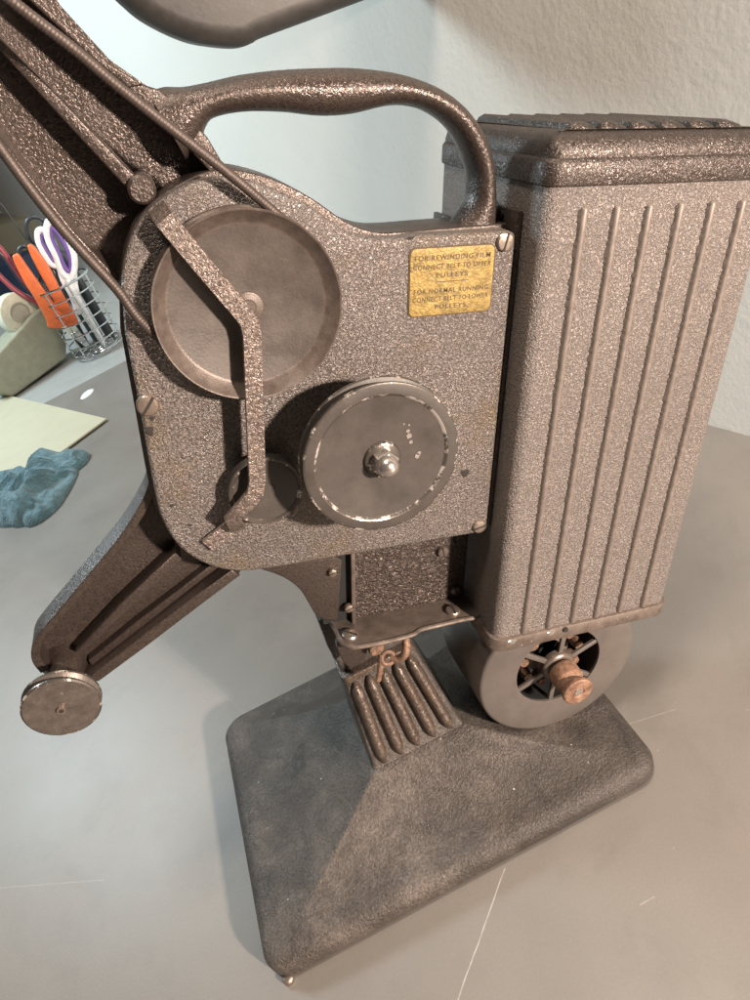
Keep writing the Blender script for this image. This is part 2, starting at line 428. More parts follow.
base = finish(bm, 'base', 'base', proj, angle=50)
for x, y in ((-0.1350, -0.0478), (0.057, -0.038), (-0.133, 0.098), (0.057, 0.098)):
    bm = B(); lathe(bm, [(0, 0.0001), (0.0024, 0.0001), (0.0028, 0.0008), (0.0028, 0.0022), (0.002, 0.0026), (0, 0.0026)], (x, y, 0), 'z', 20)
    finish(bm, 'foot', 'screw', base, head='sub')

# ---- pedestal: sloping ribbed front
bm = B()
pf = [(-0.0600, 0.0085, 0.031), (-0.0100, 0.0085, 0.031)]
zt = 0.0865; yt = 0.0195
def pr(z):
    t_ = (z-0.038)/(zt-0.038); t_ = max(0, t_)
    xl = -0.0597+0.0065*t_; xr = -0.0097-0.0051*t_; yf = 0.0032+(yt-0.0032)*t_
    fl = max(0.0, 1-(z-0.0345)/0.0075)**2*0.0034; xl -= fl; xr += fl; yf -= fl
    return xl, xr, yf
ringz = [0.0345, 0.0355, 0.0368, 0.0385, 0.0405, 0.0425, 0.055, 0.070, 0.0865]
ps = []
for z in ringz:
    xl, xr, yf = pr(z)
    ps.append([bm.verts.new((p[0], p[1], z)) for p in rrect(xl, yf, xr, 0.054, 0.0022, 4)])
for A, C in zip(ps, ps[1:]):
    n = len(A)
    for i in range(n): bm.faces.new((A[i], A[(i+1) % n], C[(i+1) % n], C[i]))
cap(bm, ps[-1])
# upright column above
up = [rrect(-0.0520, 0.0235, -0.0165, 0.050, 0.002, 4)]
layers(bm, up[0], [(0, 0.085), (0.0, 0.108), (0.002, 0.124)], HW)
ped = finish(bm, 'pedestal', 'base', proj, angle=40)
bm = B()
for k in range(5):   # raised flutes
    f = (k+0.55)/5.1
    pth = []; rr = []
    for j in range(25):
        t_ = j/24; z = 0.0405+(0.0850-0.0405)*t_; xl, xr, yf = pr(z)
        x = xl+0.001+(xr-xl-0.002)*f
        e = min(1, math.sqrt(min(t_, 1-t_)*8+0.12))
        pth.append((x, yf-0.0002, z)); rr.append((0.0046*e, 0.0030*e))
    tube(bm, pth, rr, 12)
finish(bm, 'fluted_front', 'flute', ped, head='sub', angle=60)
# rusty collar and tilt screws between pedestal and tray
bm = B(); slab(bm, rrect(-0.0535, 0.0185, -0.0150, 0.051, 0.003, 4), -0.0895, -0.0855, 0.0008, 0, mk=lambda a, b, d: (a, b, -d))
finish(bm, 'collar', 'flute', ped, head='sub')

# ---- casting (tilted head): body behind the cover, arms with flanges
bm = B()
body = catmull([(-0.0779,0.061),(-0.0748,0.0712),(-0.0696,0.0807),(-0.0623,0.0868),(-0.0532,0.0913),(-0.0459,0.0932),(-0.0387,0.093),(-0.0286,0.0901),(-0.0182,0.085),(-0.0072,0.0776),(0.0018,0.0742),(0.0096,0.0736),(0.0218,0.0739),(0.0361,0.0742),(0.049,0.0745)], 4, closed=False)
body = [tuple(p) for p in body] + [(0.0502, 0.0725), (0.0502, -0.0450), (0.0, -0.0450)] + [tuple(p) for p in catmull([(-0.040, -0.0455), (-0.056, -0.0440), (-0.068, -0.0370), (-0.0755, -0.0260), (-0.0788, -0.012), (-0.0795, 0.0), (-0.0795, 0.02), (-0.0795, 0.05)], 4, closed=False)]
slab(bm, body, 0.0062, 0.026, 0.0006)
# upper arm floor
ua = [(-0.1131,0.1257),(-0.0987,0.0958),(-0.0888,0.0759),(-0.0802,0.0595),(-0.058,0.043),(-0.0252,0.0734),(-0.0478,0.1001),(-0.0603,0.1136),(-0.07,0.1203),(-0.0804,0.1325),(-0.0917,0.1553)]
slab(bm, ua, 0.022, 0.029, 0)
def strip(pts, v0, v1, r=0.0006): slab(bm, pts, v0, v1, r)
strip([(-0.1096,0.1211),(-0.1006,0.1024),(-0.0976,0.0968),(-0.0876,0.0789),(-0.0799,0.0676),(-0.0779,0.0628),(-0.0796,0.0629),(-0.0816,0.066),(-0.0907,0.0793),(-0.1003,0.0957),(-0.1034,0.0989),(-0.1129,0.1173)], 0.008, 0.024)
strip([(-0.0936,0.1436),(-0.0848,0.1323),(-0.0775,0.1257),(-0.0702,0.119),(-0.0628,0.1145),(-0.0666,0.1136),(-0.0736,0.1194),(-0.0809,0.1264),(-0.0874,0.1327),(-0.0972,0.1431)], 0.008, 0.024)
strip([(-0.0669,0.1145),(-0.0625,0.1144),(-0.0583,0.1132),(-0.0523,0.1079),(-0.0468,0.1014),(-0.042,0.0924),(-0.0462,0.0914),(-0.0517,0.0979),(-0.0617,0.1079),(-0.069,0.1145)], 0.009, 0.024)
# centre rib and its end boss
strip([(-0.1057,0.137),(-0.0957,0.1242),(-0.0842,0.1112),(-0.0678,0.0913),(-0.0654,0.0886),(-0.0683,0.0866),(-0.0707,0.0882),(-0.0867,0.1089),(-0.0963,0.1216),(-0.1065,0.1343)], 0.011, 0.023)
lathe(bm, [(0, 0.0085), (0.0032, 0.0085), (0.0040, 0.0092), (0.0041, 0.023)], (*[(-0.0669,0.0884)][0], 0)[0:1]+(0,)+([(-0.0669,0.0884)][0][1],), 'y', 28)
# lower arm
la = catmull([(-0.077,-0.0075),(-0.082,-0.0194),(-0.0923,-0.0334),(-0.1021,-0.0439),(-0.1196,-0.0625),(-0.1311,-0.0753),(-0.134,-0.0835),(-0.1331,-0.0913),(-0.1261,-0.0979),(-0.1161,-0.0986),(-0.0949,-0.0868),(-0.0682,-0.0689),(-0.0506,-0.0585)], 4, closed=False)
slab(bm, [tuple(p) for p in la]+[(-0.0398,-0.0268)], 0.0205, 0.0228, 0.0008)
def ribbon(bm, pts, hw, v0, v1):
    P = [tuple(p) for p in catmull(pts, 5, closed=False)]; L = []; Rr = []
    for i, p in enumerate(P):
        a = Vector(P[max(i-1, 0)]); b = Vector(P[min(i+1, len(P)-1)]); d = (b-a).normalized(); n_ = Vector((-d.y, d.x))*hw
        L.append((p[0]+n_.x, p[1]+n_.y)); Rr.append((p[0]-n_.x, p[1]-n_.y))
    slab(bm, L+Rr[::-1], v0, v1, 0.0005)
ribbon(bm, [(-0.0764,-0.0015),(-0.0803,-0.0117),(-0.0901,-0.0255),(-0.1007,-0.0369),(-0.1163,-0.0531),(-0.127,-0.0643),(-0.1304,-0.0698),(-0.1313,-0.0756),(-0.1297,-0.0812)], 0.0016, 0.010, 0.0225)
lo_in = [(-0.0783,-0.0032),(-0.0831,-0.0125),(-0.0921,-0.0251),(-0.1018,-0.0353),(-0.1183,-0.0526),(-0.1296,-0.065),(-0.1325,-0.0732),(-0.1325,-0.0809),(-0.1309,-0.0851),(-0.1293,-0.0793),(-0.1294,-0.0751),(-0.1271,-0.0677),(-0.116,-0.055),(-0.1003,-0.0383),(-0.0893,-0.0274),(-0.0808,-0.0171),(-0.0759,-0.0076)]
strip([(-0.1146,-0.0922),(-0.1115,-0.0915),(-0.09,-0.0778),(-0.0666,-0.0623),(-0.0519,-0.0528),(-0.0547,-0.0493),(-0.0697,-0.0586),(-0.092,-0.0731),(-0.112,-0.0865),(-0.1163,-0.0895)], 0.010, 0.024)
strip([(-0.1175,-0.0761),(-0.1157,-0.0782),(-0.0948,-0.0604),(-0.0727,-0.042),(-0.0744,-0.038),(-0.0963,-0.0561)], 0.012, 0.024)
strip([(-0.114,-0.0886),(-0.0932,-0.0743),(-0.0693,-0.0579),(-0.0583,-0.0506),(-0.0604,-0.0482),(-0.0713,-0.0555),(-0.0946,-0.0708),(-0.1148,-0.0852)], 0.016, 0.024)
# web under the cover
web = catmull([(-0.0566,-0.0468),(-0.0426,-0.0547),(-0.0339,-0.0607),(-0.0276,-0.0684),(-0.0241,-0.0767),(-0.0213,-0.0835),(-0.017,-0.0874),(-0.0115,-0.0887)], 4, closed=False)
slab(bm, [tuple(p) for p in web]+[(-0.009,-0.057),(-0.0263,-0.0435)], 0.014, 0.024, 0.0006)
casting = finish(bm, 'casting', 'cast', proj, head=True, angle=38)

# ---- carrying handle: lofted grip
hp_t = [(-0.0618,0.1131),(-0.0599,0.1131),(-0.0566,0.1139),(-0.0519,0.1139),(-0.0455,0.1149),(-0.0355,0.1169),(-0.0239,0.1182),(-0.012,0.1188),(-0.0013,0.1189),(0.0112,0.1178),(0.021,0.1155),(0.0288,0.1123),(0.0353,0.1079),(0.0411,0.1016),(0.0449,0.0948),(0.0468,0.0872),(0.0478,0.08),(0.0497,0.0725)]
hp_b = [(-0.0532,0.0954),(-0.0501,0.0975),(-0.0477,0.1006),(-0.0468,0.1034),(-0.0439,0.1062),(-0.0352,0.1077),(-0.0243,0.1076),(-0.0125,0.1065),(-0.0024,0.107),(0.0091,0.1091),(0.017,0.1088),(0.0237,0.1066),(0.0298,0.1026),(0.0343,0.0971),(0.0377,0.0905),(0.0384,0.0856),(0.0377,0.0804),(0.0319,0.0733)]
bm = B(); N = len(hp_t); rings = []
ct = catmull(hp_t, 5, closed=False); cb = catmull(hp_b, 5, closed=False)
for a, b in zip(ct, cb):
    mid = (a+b)/2; hh = (a-b)/2; R = hh.length
    dv = 0.0082 if R < 0.016 else 0.0075
    if R > 0.011: dv = 0.0080
    ring = []
    for k in range(20):
        an = 2*PI*k/20; cc, ss = math.cos(an), math.sin(an)
        ring.append(bm.verts.new((mid.x+hh.x*cc, 0.015+dv*ss, mid.y+hh.y*cc)))
    rings.append(ring)
for A, C in zip(rings, rings[1:]):
    for k in range(20): bm.faces.new((A[k], A[(k+1) % 20], C[(k+1) % 20], C[k]))
bm.faces.new(rings[0]); bm.faces.new(rings[-1])
handle = finish(bm, 'handle', 'cast', proj, head=True, angle=60)

# ---- gear housing cover
cov = catmull([(-0.0768,0.0646),(-0.075,0.0706),(-0.0709,0.0788),(-0.0657,0.0844),(-0.0598,0.0881),(-0.054,0.0905),(-0.0486,0.0917),(-0.0422,0.0917),(-0.036,0.0905),(-0.0295,0.088),(-0.024,0.0855),(-0.0187,0.0828),(-0.0126,0.0783),(-0.0076,0.0752),(-0.0031,0.0738),(0.0022,0.0731),(0.0075,0.0728)], 4, closed=False)
cov = [tuple(p) for p in cov] + [(0.0145, 0.0733), (0.0470, 0.0733), (0.0497, 0.0722), (0.0503, 0.0695), (0.0503, -0.0430), (0.0495, -0.0453), (0.0470, -0.0460), (0.0, -0.0455)] + [tuple(p) for p in catmull([(-0.036, -0.0452), (-0.052, -0.0440), (-0.0635, -0.0388), (-0.0725, -0.0290), (-0.0770, -0.0160), (-0.0778, 0.0), (-0.0778, 0.026), (-0.0782, 0.050)], 4, closed=False)]
bm = B(); slab(bm, cov, 0.0, 0.0064, 0.0016, seg=4)
cover = finish(bm, 'cover_plate', 'plate', proj, head=True, angle=40)
# paint chips / dark drips on the cover: shallow blobs
for (cx, cz), rx, rz in zip([(0.0378,-0.0161),(-0.0759,0.0177),(-0.068,-0.0198),(-0.0729,-0.0107),(-0.0746,0.0221),(0.0125,0.0727)], (0.0016, 0.0012, 0.0007, 0.0008, 0.0007, 0.0009), (0.0020, 0.0022, 0.0006, 0.0005, 0.0010, 0.0007)):
    bm = B()
    lv = [bm.verts.new((cx+rx*math.cos(a)*(1+0.3*math.sin(3*a+cx*999)), -0.00025, cz+rz*math.sin(a)*(1+0.25*math.cos(2*a)))) for a in [2*PI*i/18 for i in range(18)]]
    ctr = bm.verts.new((cx, -0.00045, cz))
    for i in range(18): bm.faces.new((ctr, lv[i], lv[(i+1) % 18]))
    finish(bm, 'dark_drip', 'slot', cover, head='sub')

def screw(parent, c, r, ang, axis='y', h=0.0014, hexd=False, mat='screw'):
    """slotted cheese-head screw; outward is -axis (y) or +axis (z)"""
    bm = B(); s = -1 if axis == 'y' else 1
    prof = [(0, s*h), (r*0.55, s*h), (r*0.86, s*h*0.86), (r, s*h*0.5), (r, 0.0), (r*0.4, 0)]
    lathe(bm, prof, c, axis, 28)
    o = finish(bm, 'screw', mat, parent, head='sub')
    bm = B(); ca, sa = math.cos(ang), math.sin(ang); hw = r*0.13; L = r*0.93
    d0, d1 = s*(h*1.03), s*(h*0.4)
    q = [(ca*a-sa*b, sa*a+ca*b) for a, b in ((-L, -hw), (L, -hw), (L, hw), (-L, hw))]
    layers(bm, q, [(0, d0), (0, d1)], lambda a, b, d: lp(a, b, d, c, axis))
    finish(bm, 'slot', 'slot', o, head='sub', smooth=False)
    return o
for (x, z), an in zip([(-0.0752,0.0267),(0.0458,0.0699),(0.0461,-0.0421)], (0.95, 1.35, 0.25)):
    screw(cover, (x, 0.0, z), 0.0036 if x < 0 else 0.0031, an)

# ---- label plate with its lettering
lab = [(0.0122,0.0692),(0.0416,0.0694),(0.0428,0.0478),(0.0125,0.0472)]
u0 = (lab[0][0]+lab[3][0])/2; u1 = (lab[1][0]+lab[2][0])/2; w1 = (lab[0][1]+lab[1][1])/2; w0 = (lab[2][1]+lab[3][1])/2
bm = B(); slab(bm, rrect(u0-0.0004, w0-0.0004, u1+0.0004, w1+0.0004, 0.0022, 5), -0.0003, 0.0005, 0)
labf = finish(bm, 'label_plate', 'ink', proj, head=True)
bm = B(); slab(bm, rrect(u0, w0, u1, w1, 0.0019, 5), -0.0006, 0.0, 0.0001)
labp = finish(bm, 'label_face', 'brass', labf, head='sub')
lines = ["FOR REWINDING FILM", "CONNECT BELT TO UPPER", "PULLEYS", None, "FOR NORMAL RUNNING", "CONNECT BELT TO LOWER", "PULLEYS"]
lh = (w1-w0)/7.6
tm = bpy.data.meshes.new('lettering'); bmt = B()
fullw = [0.90, 0.93, 0.38, None, 0.90, 0.92, 0.38]
for k, s in enumerate(lines):
    zc = w1-lh*(1.05+k*(0.93 if k > 3 else 0.98)); uc = (u0+u1)/2
    if s is None:
        box(bmt, (uc-0.0060, -0.00068, zc+lh*0.18), (uc+0.0060, -0.0005, zc+lh*0.26)); continue
    cu = bpy.data.curves.new('t', 'FONT'); cu.body = s; cu.size = 1; cu.align_x = 'CENTER'; cu.align_y = 'CENTER'; cu.offset = 0.012; cu.space_character = 1.18
    ob = bpy.data.objects.new('t', cu); COL.objects.link(ob)
    bpy.context.view_layer.update()
    dg = bpy.context.evaluated_depsgraph_get(); me = ob.evaluated_get(dg).to_mesh()
    xs = [v.co.x for v in me.vertices]; ys = [v.co.y for v in me.vertices]
    sx = (u1-u0)*fullw[k]/(max(xs)-min(xs)); sy = lh*0.56/(max(ys)-min(ys)); xm = (max(xs)+min(xs))/2; ym = (max(ys)+min(ys))/2
    vs = [bmt.verts.new((uc+(v.co.x-xm)*sx, -0.00068, zc+(v.co.y-ym)*sy)) for v in me.vertices]
    for p in me.polygons:
        try: bmt.faces.new([vs[i] for i in p.vertices])
        except ValueError: pass
    ob.evaluated_get(dg).to_mesh_clear(); bpy.data.objects.remove(ob)
finish(bmt, 'lettering', 'ink', labf, head='sub', smooth=False)

# ---- pulleys
UPC = (-0.0415, 0, 0.0567); R1 = 0.0282; U0 = -0.0042
bm = B()
lathe(bm, [(0, -0.0058), (0.0236, -0.0058), (0.0245, -0.0062), (0.0273, -0.0090), (0.0278, -0.0095), (R1, -0.0096), (R1+0.0002, -0.0092), (R1, -0.0085), (0.0254, -0.0070), (0.0254, -0.0052), (0.0282, -0.0030), (0.0284, -0.0020), (0.008, -0.0018), (0.008, 0.0)],
      UPC, 'y', 96, mis=[0, 1, 1, 1, 1, 1, 1, 1, 1, 1, 1, 1, 1])
upul = finish(bm, 'upper_pulley', ['disc', 'discrim', 'chip'], proj, head=True, angle=25)
bm = B(); lathe(bm, [(0, -0.0078), (0.0018, -0.0078), (0.0022, -0.0074), (0.0024, -0.0066), (0.0044, -0.0062), (0.0047, -0.0057)], UPC, 'y', 32)
finish(bm, 'axle', 'discrim', upul, head='sub')

LPC = (-0.0046, 0, 0.0083); s0 = -0.0250
bm = B(); RL = 0.0268
lathe(bm, [(0, s0+0.0009), (0.0218, s0+0.0009), (0.0222, s0+0.0008), (0.0228, s0+0.0001), (0.0232, s0-0.0001), (0.0262, s0-0.0001), (0.0268, s0+0.0001), (RL, s0+0.0008), (RL, s0+0.0014), (0.0242, s0+0.0028), (0.0242, s0+0.0036), (0.0269, s0+0.0048), (0.0272, s0+0.0056), (0.0270, s0+0.0062), (0.010, s0+0.0064), (0.0095, 0)],
      LPC, 'y', 96, mis=[0, 0, 2, 2, 0, 1, 1, 1, 0, 0, 0, 1, 1, 0, 0])
lpul = finish(bm, 'lower_pulley', ['pulley', 'chip', 'chip_more'], proj, head=True, angle=25)
bm = B(); lathe(bm, [(0, s0-0.0006), (0.0056, s0-0.0006), (0.0062, s0-0.0002), (0.0066, s0+0.0010)], LPC, 'y', 40)
finish(bm, 'hub', 'chip', lpul, head='sub')
bm = B()
hexp = [(0.0047*math.cos(PI/3*i+0.35), 0.0047*math.sin(PI/3*i+0.35)) for i in range(6)]
layers(bm, hexp, [(0.0006, s0-0.0040), (0, s0-0.0034), (0, s0-0.0005)], lambda a, b, d: (LPC[0]+a, d, LPC[2]+b))
lathe(bm, [(0, s0-0.0083), (0.0014, s0-0.0081), (0.0026, s0-0.0074), (0.0034, s0-0.0063), (0.0038, s0-0.0050), (0.0038, s0-0.0034)], LPC, 'y', 32)
finish(bm, 'cap_nut', 'steel', lpul, head='sub', angle=30)
# bare chips on its face
bm = B()
for (cx, cz), r in zip([(0.0046,0.0155),(0.0053,0.0132),(0.0042,0.0173),(0.0077,0.0077),(0.0083,0.0087),(0.0045,0.0194),(0.0027,0.02),(0.0163,0.0006)], (0.0010, 0.0007, 0.0006, 0.0009, 0.0007, 0.0004, 0.0003, 0.0003)):
    lv = [bm.verts.new((cx+r*math.cos(a)*(0.8+0.4*random.random()), s0+0.0007, cz+r*math.sin(a)*(0.8+0.4*random.random()))) for a in [2*PI*i/12 for i in range(12)]]
    bm.faces.new(lv)
finish(bm, 'paint_chip', 'steel', lpul, head='sub', smooth=False)

SPC = (-0.0412, 0, -0.0068)
bm = B(); lathe(bm, [(0, -0.0078), (0.0030, -0.0078), (0.0033, -0.0072), (0.0112, -0.0072), (0.0118, -0.0078), (0.0127, -0.0080), (0.0131, -0.0074), (0.0120, -0.0060), (0.0120, -0.0054), (0.0131, -0.0040), (0.0130, -0.0032), (0.006, -0.0030), (0.006, 0)], SPC, 'y', 72, mis=[0, 0, 0, 1, 1, 0, 0, 0, 0, 0, 0, 0])
finish(bm, 'small_pulley', ['pulley', 'chip'], proj, head=True, angle=25)

M['turned'] = smooth_paint('turned_disc_enamel', (0.095, 0.078, 0.067), (0.150, 0.125, 0.108), 0.36, 0.45, 200, 0.25, specks=(0.30, 0.26, 0.23))
add_rings(M['turned'], (-0.124, 0, -0.0868), 0.0004, 0.6, 0.0002)
add_rings(M['pulley'], (-0.0046, 0, 0.0083), 0.0009, 0.15, 0.0002)
FPC = (-0.124, 0, -0.0868)
bm = B(); RF = 0.0141
lathe(bm, [(0, -0.0072), (0.0016, -0.0072), (0.0017, -0.0058), (0.0134, -0.0058), (RF, -0.0054), (RF, -0.0048), (0.0122, -0.0036), (0.0122, -0.0028), (0.0140, -0.0016), (0.0142, -0.0008), (0.0136, -0.0004), (0, -0.0004)], FPC, 'y', 64, mis=[2, 2, 0, 1, 1, 0, 0, 0, 1, 0, 0])
fp = finish(bm, 'foot_pulley', ['turned', 'chip', 'screw'], proj, head=True, angle=25)
bm = B(); lathe(bm, [(0, -0.0005), (0.0055, -0.0005), (0.0058, 0.004), (0.0075, 0.016), (0.0095, 0.0225)], FPC, 'y', 40)
finish(bm, 'boss', 'cast', fp, head='sub')
bm = B(); lathe(bm, [(0, -0.00735), (0.0009, -0.00735)], FPC, 'y', 16); finish(bm, 'axle_hole', 'slot', fp, head='sub')

# ---- bent strap (belt guard)
def flatbar(bm, path, wid, th, perp):
    """path of (u, v, w) centre points with matching in-plane perpendicular"""
    rings = []
    for p, q in zip(path, perp):
        p = Vector(p); qn = Vector((q[0], 0, q[1])).normalized()*wid/2; tv = Vector((0, th/2, 0))
        rings.append((p, qn))
    return rings
bm = B()
cpts = [(-0.0634,0.0841),(-0.0623,0.0826),(-0.0547,0.0717),(-0.0441,0.0566),(-0.0426,0.0538),(-0.042,0.0495),(-0.0431,0.0291),(-0.0445,0.0006),(-0.0456,-0.0038),(-0.0478,-0.0065),(-0.0539,-0.0134)]
vv = [-0.0005, -0.0098]+[-0.0120]*8+[-0.0105]
pp = [(c[0], v, c[1]) for c, v in zip(cpts, vv)]
foot2 = [(-0.053,-0.0214),(-0.0565,-0.0242),(-0.063,-0.0285)]
pp += [(foot2[0][0]+0.001, -0.0045, foot2[0][1]), (foot2[0][0], -0.0014, foot2[0][1]), (foot2[2][0], -0.0014, foot2[2][1])]
rings = []
for i, p in enumerate(pp):
    a = pp[max(i-1, 0)]; b = pp[min(i+1, len(pp)-1)]
    dd = Vector((b[0]-a[0], b[1]-a[1], b[2]-a[2])).normalized()
    inpl = Vector((dd.x, 0, dd.z))
    if inpl.length < 0.3: inpl = Vector((pp[min(i+2, len(pp)-1)][0]-p[0], 0, pp[min(i+2, len(pp)-1)][2]-p[2]))
    inpl.normalize(); side = Vector((-inpl.z, 0, inpl.x)); nrm = dd.cross(side).normalized()
    hw, ht = 0.0029, 0.0011
    P0 = Vector(p)
    rings.append([bm.verts.new(P0+side*hw*a_+nrm*ht*b_) for a_, b_ in ((-1, -0.4), (-0.86, -1), (0.86, -1), (1, -0.4), (1, 0.6), (0.93, 1), (-0.93, 1), (-1, 0.6))])
for A, C in zip(rings, rings[1:]):
    for k in range(8): bm.faces.new((A[k], A[(k+1) % 8], C[(k+1) % 8], C[k]))
bm.faces.new(rings[0]); bm.faces.new(rings[-1])
finish(bm, 'belt_guard', 'strap', proj, head=True, angle=30)

# ---- spring belts: coiled tubes
def coil(name, pts, r):
    P = catmull([Vector(p) for p in pts], 12, closed=False)
    L = [0]
    for a, b in zip(P, P[1:]): L.append(L[-1]+(b-a).length)
    pitch = 0.0009; n = int(L[-1]/pitch*4); out = []; rad = []; j = 0
    for i in range(n+1):
        s = L[-1]*i/n
        while j < len(L)-2 and L[j+1] < s: j += 1
        f = (s-L[j])/max(1e-9, L[j+1]-L[j]); out.append(P[j].lerp(P[j+1], f))
        rad.append(r*(1.0, 0.98, 0.93, 0.98)[i % 4])
    bm = B(); tube(bm, out, rad, 10)
    return finish(bm, name, 'belt', proj, head=True, angle=80)
def arc_pts(a0, a1, R, v, n=14):
    return [(UPC[0]+R*math.cos(math.radians(a0+(a1-a0)*i/n)), v, UPC[2]+R*math.sin(math.radians(a0+(a1-a0)*i/n))) for i in range(n+1)]
b1 = [(p[0], -0.0062, p[1]) for p in [(-0.1014,0.1413),(-0.0893,0.1306),(-0.0778,0.1215),(-0.0708,0.1153),(-0.0612,0.1074),(-0.0508,0.0991),(-0.0409,0.091)]]
b2 = [(p[0], -0.0062, p[1]) for p in [(-0.1062,0.1167),(-0.0987,0.0995),(-0.0894,0.0819),(-0.0782,0.0649),(-0.0732,0.0554)]]
coil('spring_belt', b1+arc_pts(52, -60, 0.0262, -0.0041), 0.0015)
coil('spring_belt', b2+arc_pts(212, 262, 0.0262, -0.0041), 0.0015)

# ---- lower gear case: inner panel, slot, tray
bm = B(); slab(bm, [(-0.0045, -0.094), (0.0512, -0.094), (0.0512, -0.040), (-0.0045, -0.040)], 0.0185, 0.026, 0.0005)
panel = finish(bm, 'inner_panel', 'panel', proj, head=True)
bm = B(); box(bm, (-0.0168, 0.0187, -0.0938), (-0.0045, 0.0255, -0.040)); finish(bm, 'slot_gap', 'black', panel, head='sub', smooth=False)
bm = B(); box(bm, (-0.0048, 0.0150, -0.0938), (-0.0030, 0.0190, -0.045), r=0.0003); finish(bm, 'guide_edge', 'smooth', panel, head='sub')
for (x, z), v, r in zip([(-0.0135,-0.0617)]+[(-0.006,-0.0847),(0.0385,-0.065),(0.0464,-0.0887)], (0.0138, 0.0165, 0.0183, 0.0183), (0.0020, 0.0022, 0.0027, 0.0027)):
    screw(panel, (x, v, z), r, 0.6+x*30, h=0.002, mat='smooth' if v > 0.017 else 'screw')
tr = [(-0.0174,0.0277),(-0.0136,0.0206),(-0.0127,0.0104),(-0.0126,0.0056),(-0.0101,0.0018),(-0.0065,0.0003),(0.0056,-0.0002),(0.0184,0.0005),(0.0229,0.0025),(0.0288,0.0028),(0.0435,0.0031),(0.0493,0.0027)]
bm = B()
trp = [tuple(p) for p in catmull(tr, 3, closed=False)]+[(0.0535, 0.004), (0.0535, 0.0245), (-0.014, 0.0245)]
slab(bm, trp, 0.0935, 0.0955, 0.0004, 0, mk=lambda a, b, d: (a, b, -d))
tray = finish(bm, 'tray', 'smooth', proj, head=True)
bm = B()
lip = catmull([(p[0], p[1], -0.0940) for p in tr[1:]], 5, closed=False)
tube(bm, lip, 0.0011, 8); finish(bm, 'tray_lip', 'rim', tray, head='sub')
for (x, y), r, an in zip([(-0.0079,0.0077),(0.0416,0.0091)], (0.0036, 0.0034), (-0.7, 1.5)):
    screw(tray, (x, y, -0.0935), r, an, axis='z', h=0.0018)
# tilt bracket ear below tray with rusty screw
bm = B(); ear = catmull([(-0.0130, -0.0955), (-0.0120, -0.106), (-0.0085, -0.1125), (-0.0035, -0.1125), (0.000, -0.107), (0.000, -0.0955)], 4)
slab(bm, ear, 0.0085, 0.0115, 0.0005); finish(bm, 'tilt_ear', 'cast', tray, head='sub')
bm = B(); lathe(bm, [(0, -0.003), (0.0030, -0.003), (0.0036, -0.002), (0.0036, 0.010), (0.002, 0.012)], (0.0030, 0.0060, -0.1010), 'y', 24)
finish(bm, 'tilt_screw', 'rustdark', tray, head='sub')
bm = B(); tube(bm, catmull([(0.0095, 0.002, -0.1065), (0.0125, 0.000, -0.1060), (0.0150, -0.001, -0.1025), (0.0160, 0.001, -0.0975), (0.0160, 0.003, -0.0950)], 6, closed=False), [0.0013+0.0006*math.sin(PI*min(1, i/24)) for i in range(25)], 12)
tube(bm, [(0.0078+0.0030*math.cos(2*PI*i/24), 0.002+0.0012*math.sin(2*PI*i/24), -0.1060+0.0026*math.sin(2*PI*i/24)) for i in range(24)], 0.0010, 8, closed=True)
tube(bm, catmull([(0.0050, 0.003, -0.1035), (0.0044, 0.0020, -0.110), (0.0036, 0.0026, -0.1185)], 5, closed=False), 0.0014, 10)
finish(bm, 'wing_screw', 'rustdark', tray, head='sub')

# ---- lamp house
LX0, LX1, LY0, LY1, LZ0, LZ1 = 0.0527, 0.1425, -0.0118, 0.0745, -0.0958, 0.0885
bm = B()
layers(bm, rrect(LX0, LY0, LX1, LY1, 0.0050, 8), [(0, LZ0), (0, LZ1)], HW)
lamp = finish(bm, 'lamp_house', 'lamp', proj, head=True, angle=40)
bm = B()
rt = [(0.0669,0.0814),(0.0792,0.0813),(0.0914,0.0813),(0.1041,0.0812),(0.1166,0.081),(0.1295,0.0812)]; rb = [(0.0668,-0.0944),(0.0792,-0.0936),(0.0916,-0.0927),(0.1034,-0.0927),(0.1163,-0.0924),(0.1289,-0.0925)]
xs_ = [(a[0]+b[0])/2 for a, b in zip(rt, rb)]
def bead(x, z0, z1, r, h):
    n = 9; prof = []
    for k in range(n): a = PI*k/(n-1); prof.append((math.cos(a), math.sin(a)))
    zs = [z0, z0+0.0006]+[z0+(z1-z0)*j/20 for j in range(1, 20)]+[z1-r*0.9, z1-r*0.4, z1]
    zs = sorted(zs); rings = []
    for z in zs:
        e = 1.0
        d = z1-z
        if d < r: e = math.sqrt(max(0.0, 1-((r-d)/r)**2))
        e = max(e, 0.02)
        rings.append([bm.verts.new((x+r*c*e, LY0+0.0002-(h*s+0.0002)*e, z)) for c, s in prof])
    for A, C in zip(rings, rings[1:]):
        for k in range(n-1): bm.faces.new((A[k], A[k+1], C[k+1], C[k]))
for x in xs_: bead(x, LZ0+0.0006, 0.0818, 0.0014, 0.0013)
finish(bm, 'pressed_bead', 'bead', lamp, head='sub', angle=70)
# shaded side of each bead and worn paint, painted as a ragged dark strip
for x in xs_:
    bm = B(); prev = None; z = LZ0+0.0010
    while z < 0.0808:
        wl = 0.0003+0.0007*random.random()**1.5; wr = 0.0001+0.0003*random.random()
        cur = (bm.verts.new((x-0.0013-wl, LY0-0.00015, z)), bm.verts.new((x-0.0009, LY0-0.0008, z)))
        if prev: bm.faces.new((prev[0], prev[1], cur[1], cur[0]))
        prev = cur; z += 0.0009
    finish(bm, 'bead_shade_wear', 'shade_wear', lamp, head='sub', smooth=False)
